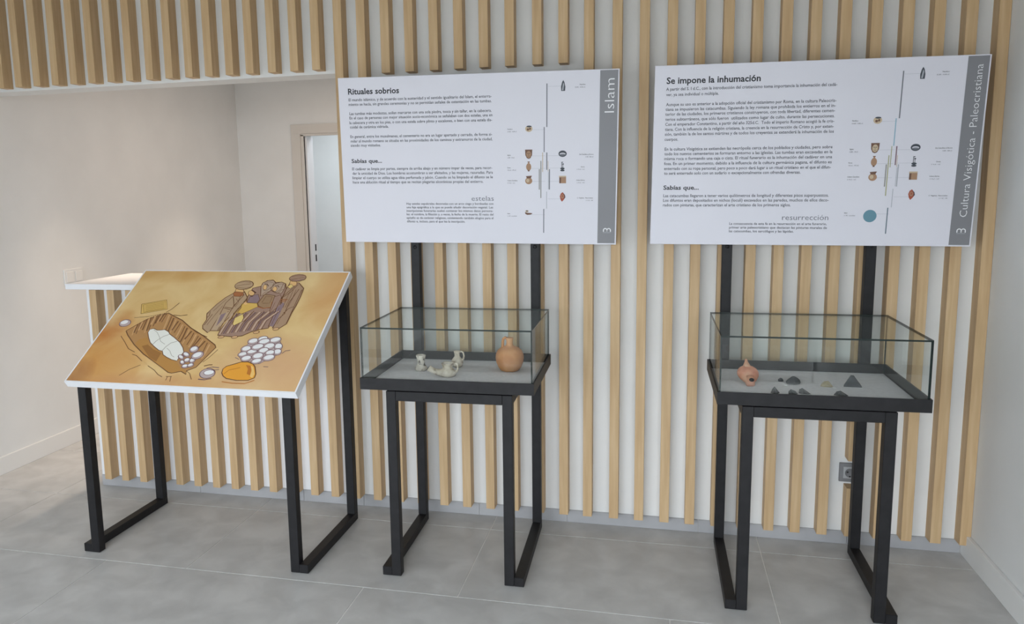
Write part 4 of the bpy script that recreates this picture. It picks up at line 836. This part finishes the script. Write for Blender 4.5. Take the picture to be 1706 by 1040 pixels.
# spouted lamp
Lm = empty('spouted_oil_lamp', (-.842, -.490, ZF)); tag(Lm, 'pale clay oil lamp with long open spout and loop handle beside the flasks', 'oil lamp')
bm = bmesh.new(); lathe(bm, [(.024, 0), (.032, .004), (.036, .013), (.033, .024), (.025, .031), (.020, .035), (.0215, .045), (.026, .054), (.026, .057), (.022, .056), (.017, .046), (.014, .036), (.002, .034)], 28, wob=.002, seed=5)
bmobj('body', bm, POTTERY2, Lm)
bm = bmesh.new(); tube_path(bm, [(-.015, 0, .014), (-.035, -.002, .0155), (-.055, -.003, .020), (-.072, -.003, .028), (-.080, -.003, .033)], [.019, .015, .0125, .012, .0135], 14)
bmobj('spout', bm, POTTERY2, Lm)
bm = bmesh.new(); lathe(bm, [(.0098, 0), (.0098, .0012)], 14); o = bmobj('wick_hole', bm, mat('grey_brown_clay', (96, 84, 74), .9), Lm); o.matrix_local = Matrix.Translation((-.0803, -.003, .0332)) @ Vector((-.85, 0, .53)).to_track_quat('Z', 'Y').to_matrix().to_4x4()  # disc in a darker clay colour across the spout end
bm = bmesh.new(); tube_path(bm, [(.022, 0, .053), (.034, 0, .058), (.043, 0, .050), (.044, 0, .036), (.040, 0, .024), (.032, 0, .017)], [.004, .0042, .0042, .0042, .0045, .006], 8)
bmobj('handle', bm, POTTERY2, Lm)
# terracotta lamp in the right case
Tl = empty('terracotta_oil_lamp', (.350, -.415, ZF)); tag(Tl, 'pinkish terracotta oil lamp with pointed handle in the right glass case', 'oil lamp')
bm = bmesh.new(); bmesh.ops.create_uvsphere(bm, u_segments=28, v_segments=16, radius=1)
for v in bm.verts:
    x, y, z = v.co; t = max(0, -y)
    w = 1 - .62 * t ** 1.6
    v.co = Vector((x * .0410 * w, y * (.064 if y < 0 else .040), z * (.0235 - .008 * t)))
    if z > .55: v.co.z -= .004 * max(0, 1 - (x * x + y * y) * 2.2)
tube_path(bm, [(0, -.026, 0), (0, -.042, -.001), (0, -.056, -.002), (0, -.062, -.002), (0, -.065, -.002)], [.021, .0185, .0165, .0135, .007], 16)
bmobj('body', bm, TERRA2, Tl)
bm = bmesh.new(); tube_path(bm, [(0, .022, .006), (0, .036, .010), (0, .047, .016), (0, .056, .024)], [.017, .013, .007, .0035], 12)
bmobj('handle', bm, TERRA2, Tl)
bm = bmesh.new(); lathe(bm, [(.0075, 0), (.0085, .0015), (.0078, .003)], 16, sx=1.15); o = bmobj('wick_hole', bm, DARK, Tl); o.location = (.002, -.049, .0150); o.rotation_euler = (R(10), 0, 0)
Tl.rotation_euler = (R(33), 0, R(8)); Tl.location.z = ZF + .0378
# stones
def stone(name, x, y, sx, sy, sz, seed, m_, label, cat, pts=26, shape=None, rz=0.):
    rnd = random.Random(seed); bm = bmesh.new()
    P_ = shape or []
    if not shape:
        for _ in range(pts):
            a = rnd.uniform(0, 6.283); zz = rnd.uniform(0, 1); rr = math.sqrt(max(.06, 1 - zz * zz)) * rnd.uniform(.8, 1)
            P_.append((rr * math.cos(a), rr * math.sin(a), zz))
        P_ += [(.8 * math.cos(k), .8 * math.sin(k), 0) for k in range(7)]
    vs_ = [bm.verts.new((p[0] * sx, p[1] * sy, p[2] * sz)) for p in P_]
    r_ = bmesh.ops.convex_hull(bm, input=vs_); bmesh.ops.delete(bm, geom=[v for v in bm.verts if not v.link_faces], context='VERTS')
    o = bmobj(name, bm, m_, None, False); o.location = (x, y, ZF); o.rotation_euler = (0, 0, rz); return tag(o, label, cat, 'stone pieces in the right glass case')
stone('flint_pebble', .478, -.366, .012, .010, .014, 2, FLINT, 'smallest dark stone beside the rounded dark stone in the right case', 'stone')
stone('dark_stone', .518, -.400, .030, .022, .030, 5, FLINT, 'rounded dark grey stone behind the white tag in the right case', 'stone')
stone('beige_stone', .634, -.424, .025, .018, .022, 9, LIMEST, 'flat beige stone, the only pale one in the right case', 'stone')
stone('triangular_stone', .727, -.406, .032, .02, .044, 1, FLINT, 'dark triangular stone at the right end of the back row', 'stone',
      shape=[(-1, -.7, 0), (1, -.8, 0), (.9, .6, 0), (-.8, .7, 0), (-.2, -.1, 1), (.15, .1, .96), (-.95, -.5, .18), (.95, -.5, .14), (0, -.6, .5), (.1, .6, .4)])
SH = [(-1, -.2, 0), (-.5, -.8, 0), (.5, -.7, 0), (1, .1, 0), (.3, .8, 0), (-.6, .7, 0), (-.8, .3, .75), (-.35, .2, 1), (.3, -.1, .55), (.8, .1, .3), (-.7, -.1, .5)]
def jag(k): 
    rnd = random.Random(k); return [(a + rnd.uniform(-.2, .2), b + rnd.uniform(-.2, .2), max(0, c_ + (rnd.uniform(-.2, .2) if c_ else 0))) for a, b, c_ in SH]
stone('flint_flake', .433, -.556, .015, .014, .021, 1, FLINT, 'upright dark flake at the left end of the front row', 'stone', shape=jag(1))
stone('flint_flake', .496, -.556, .020, .013, .014, 1, FLINT, 'jagged dark flake, second from the left in the front row', 'stone', shape=jag(7), rz=.3)
stone('flint_flake', .538, -.548, .022, .014, .016, 1, FLINT, 'broad dark flake, third from the left in the front row', 'stone', shape=jag(11), rz=-.2)
stone('flint_flake', .660, -.556, .025, .013, .015, 1, FLINT, 'long dark flake at the right end of the front row', 'stone', shape=jag(16), rz=-.3)
def card(x, y, label, s=.005):
    bm = bmesh.new(); lathe(bm, [(s, 0), (s, .0015), (s * .8, .002)], 8, sy=.8); o = bmobj('number_tag', bm, CARD, None, False); o.location = (x, y, ZF); tag(o, label, 'tag', 'white tags in the glass cases')
for px_, lab in CARDS: card(px_[0], px_[1], lab, px_[2])
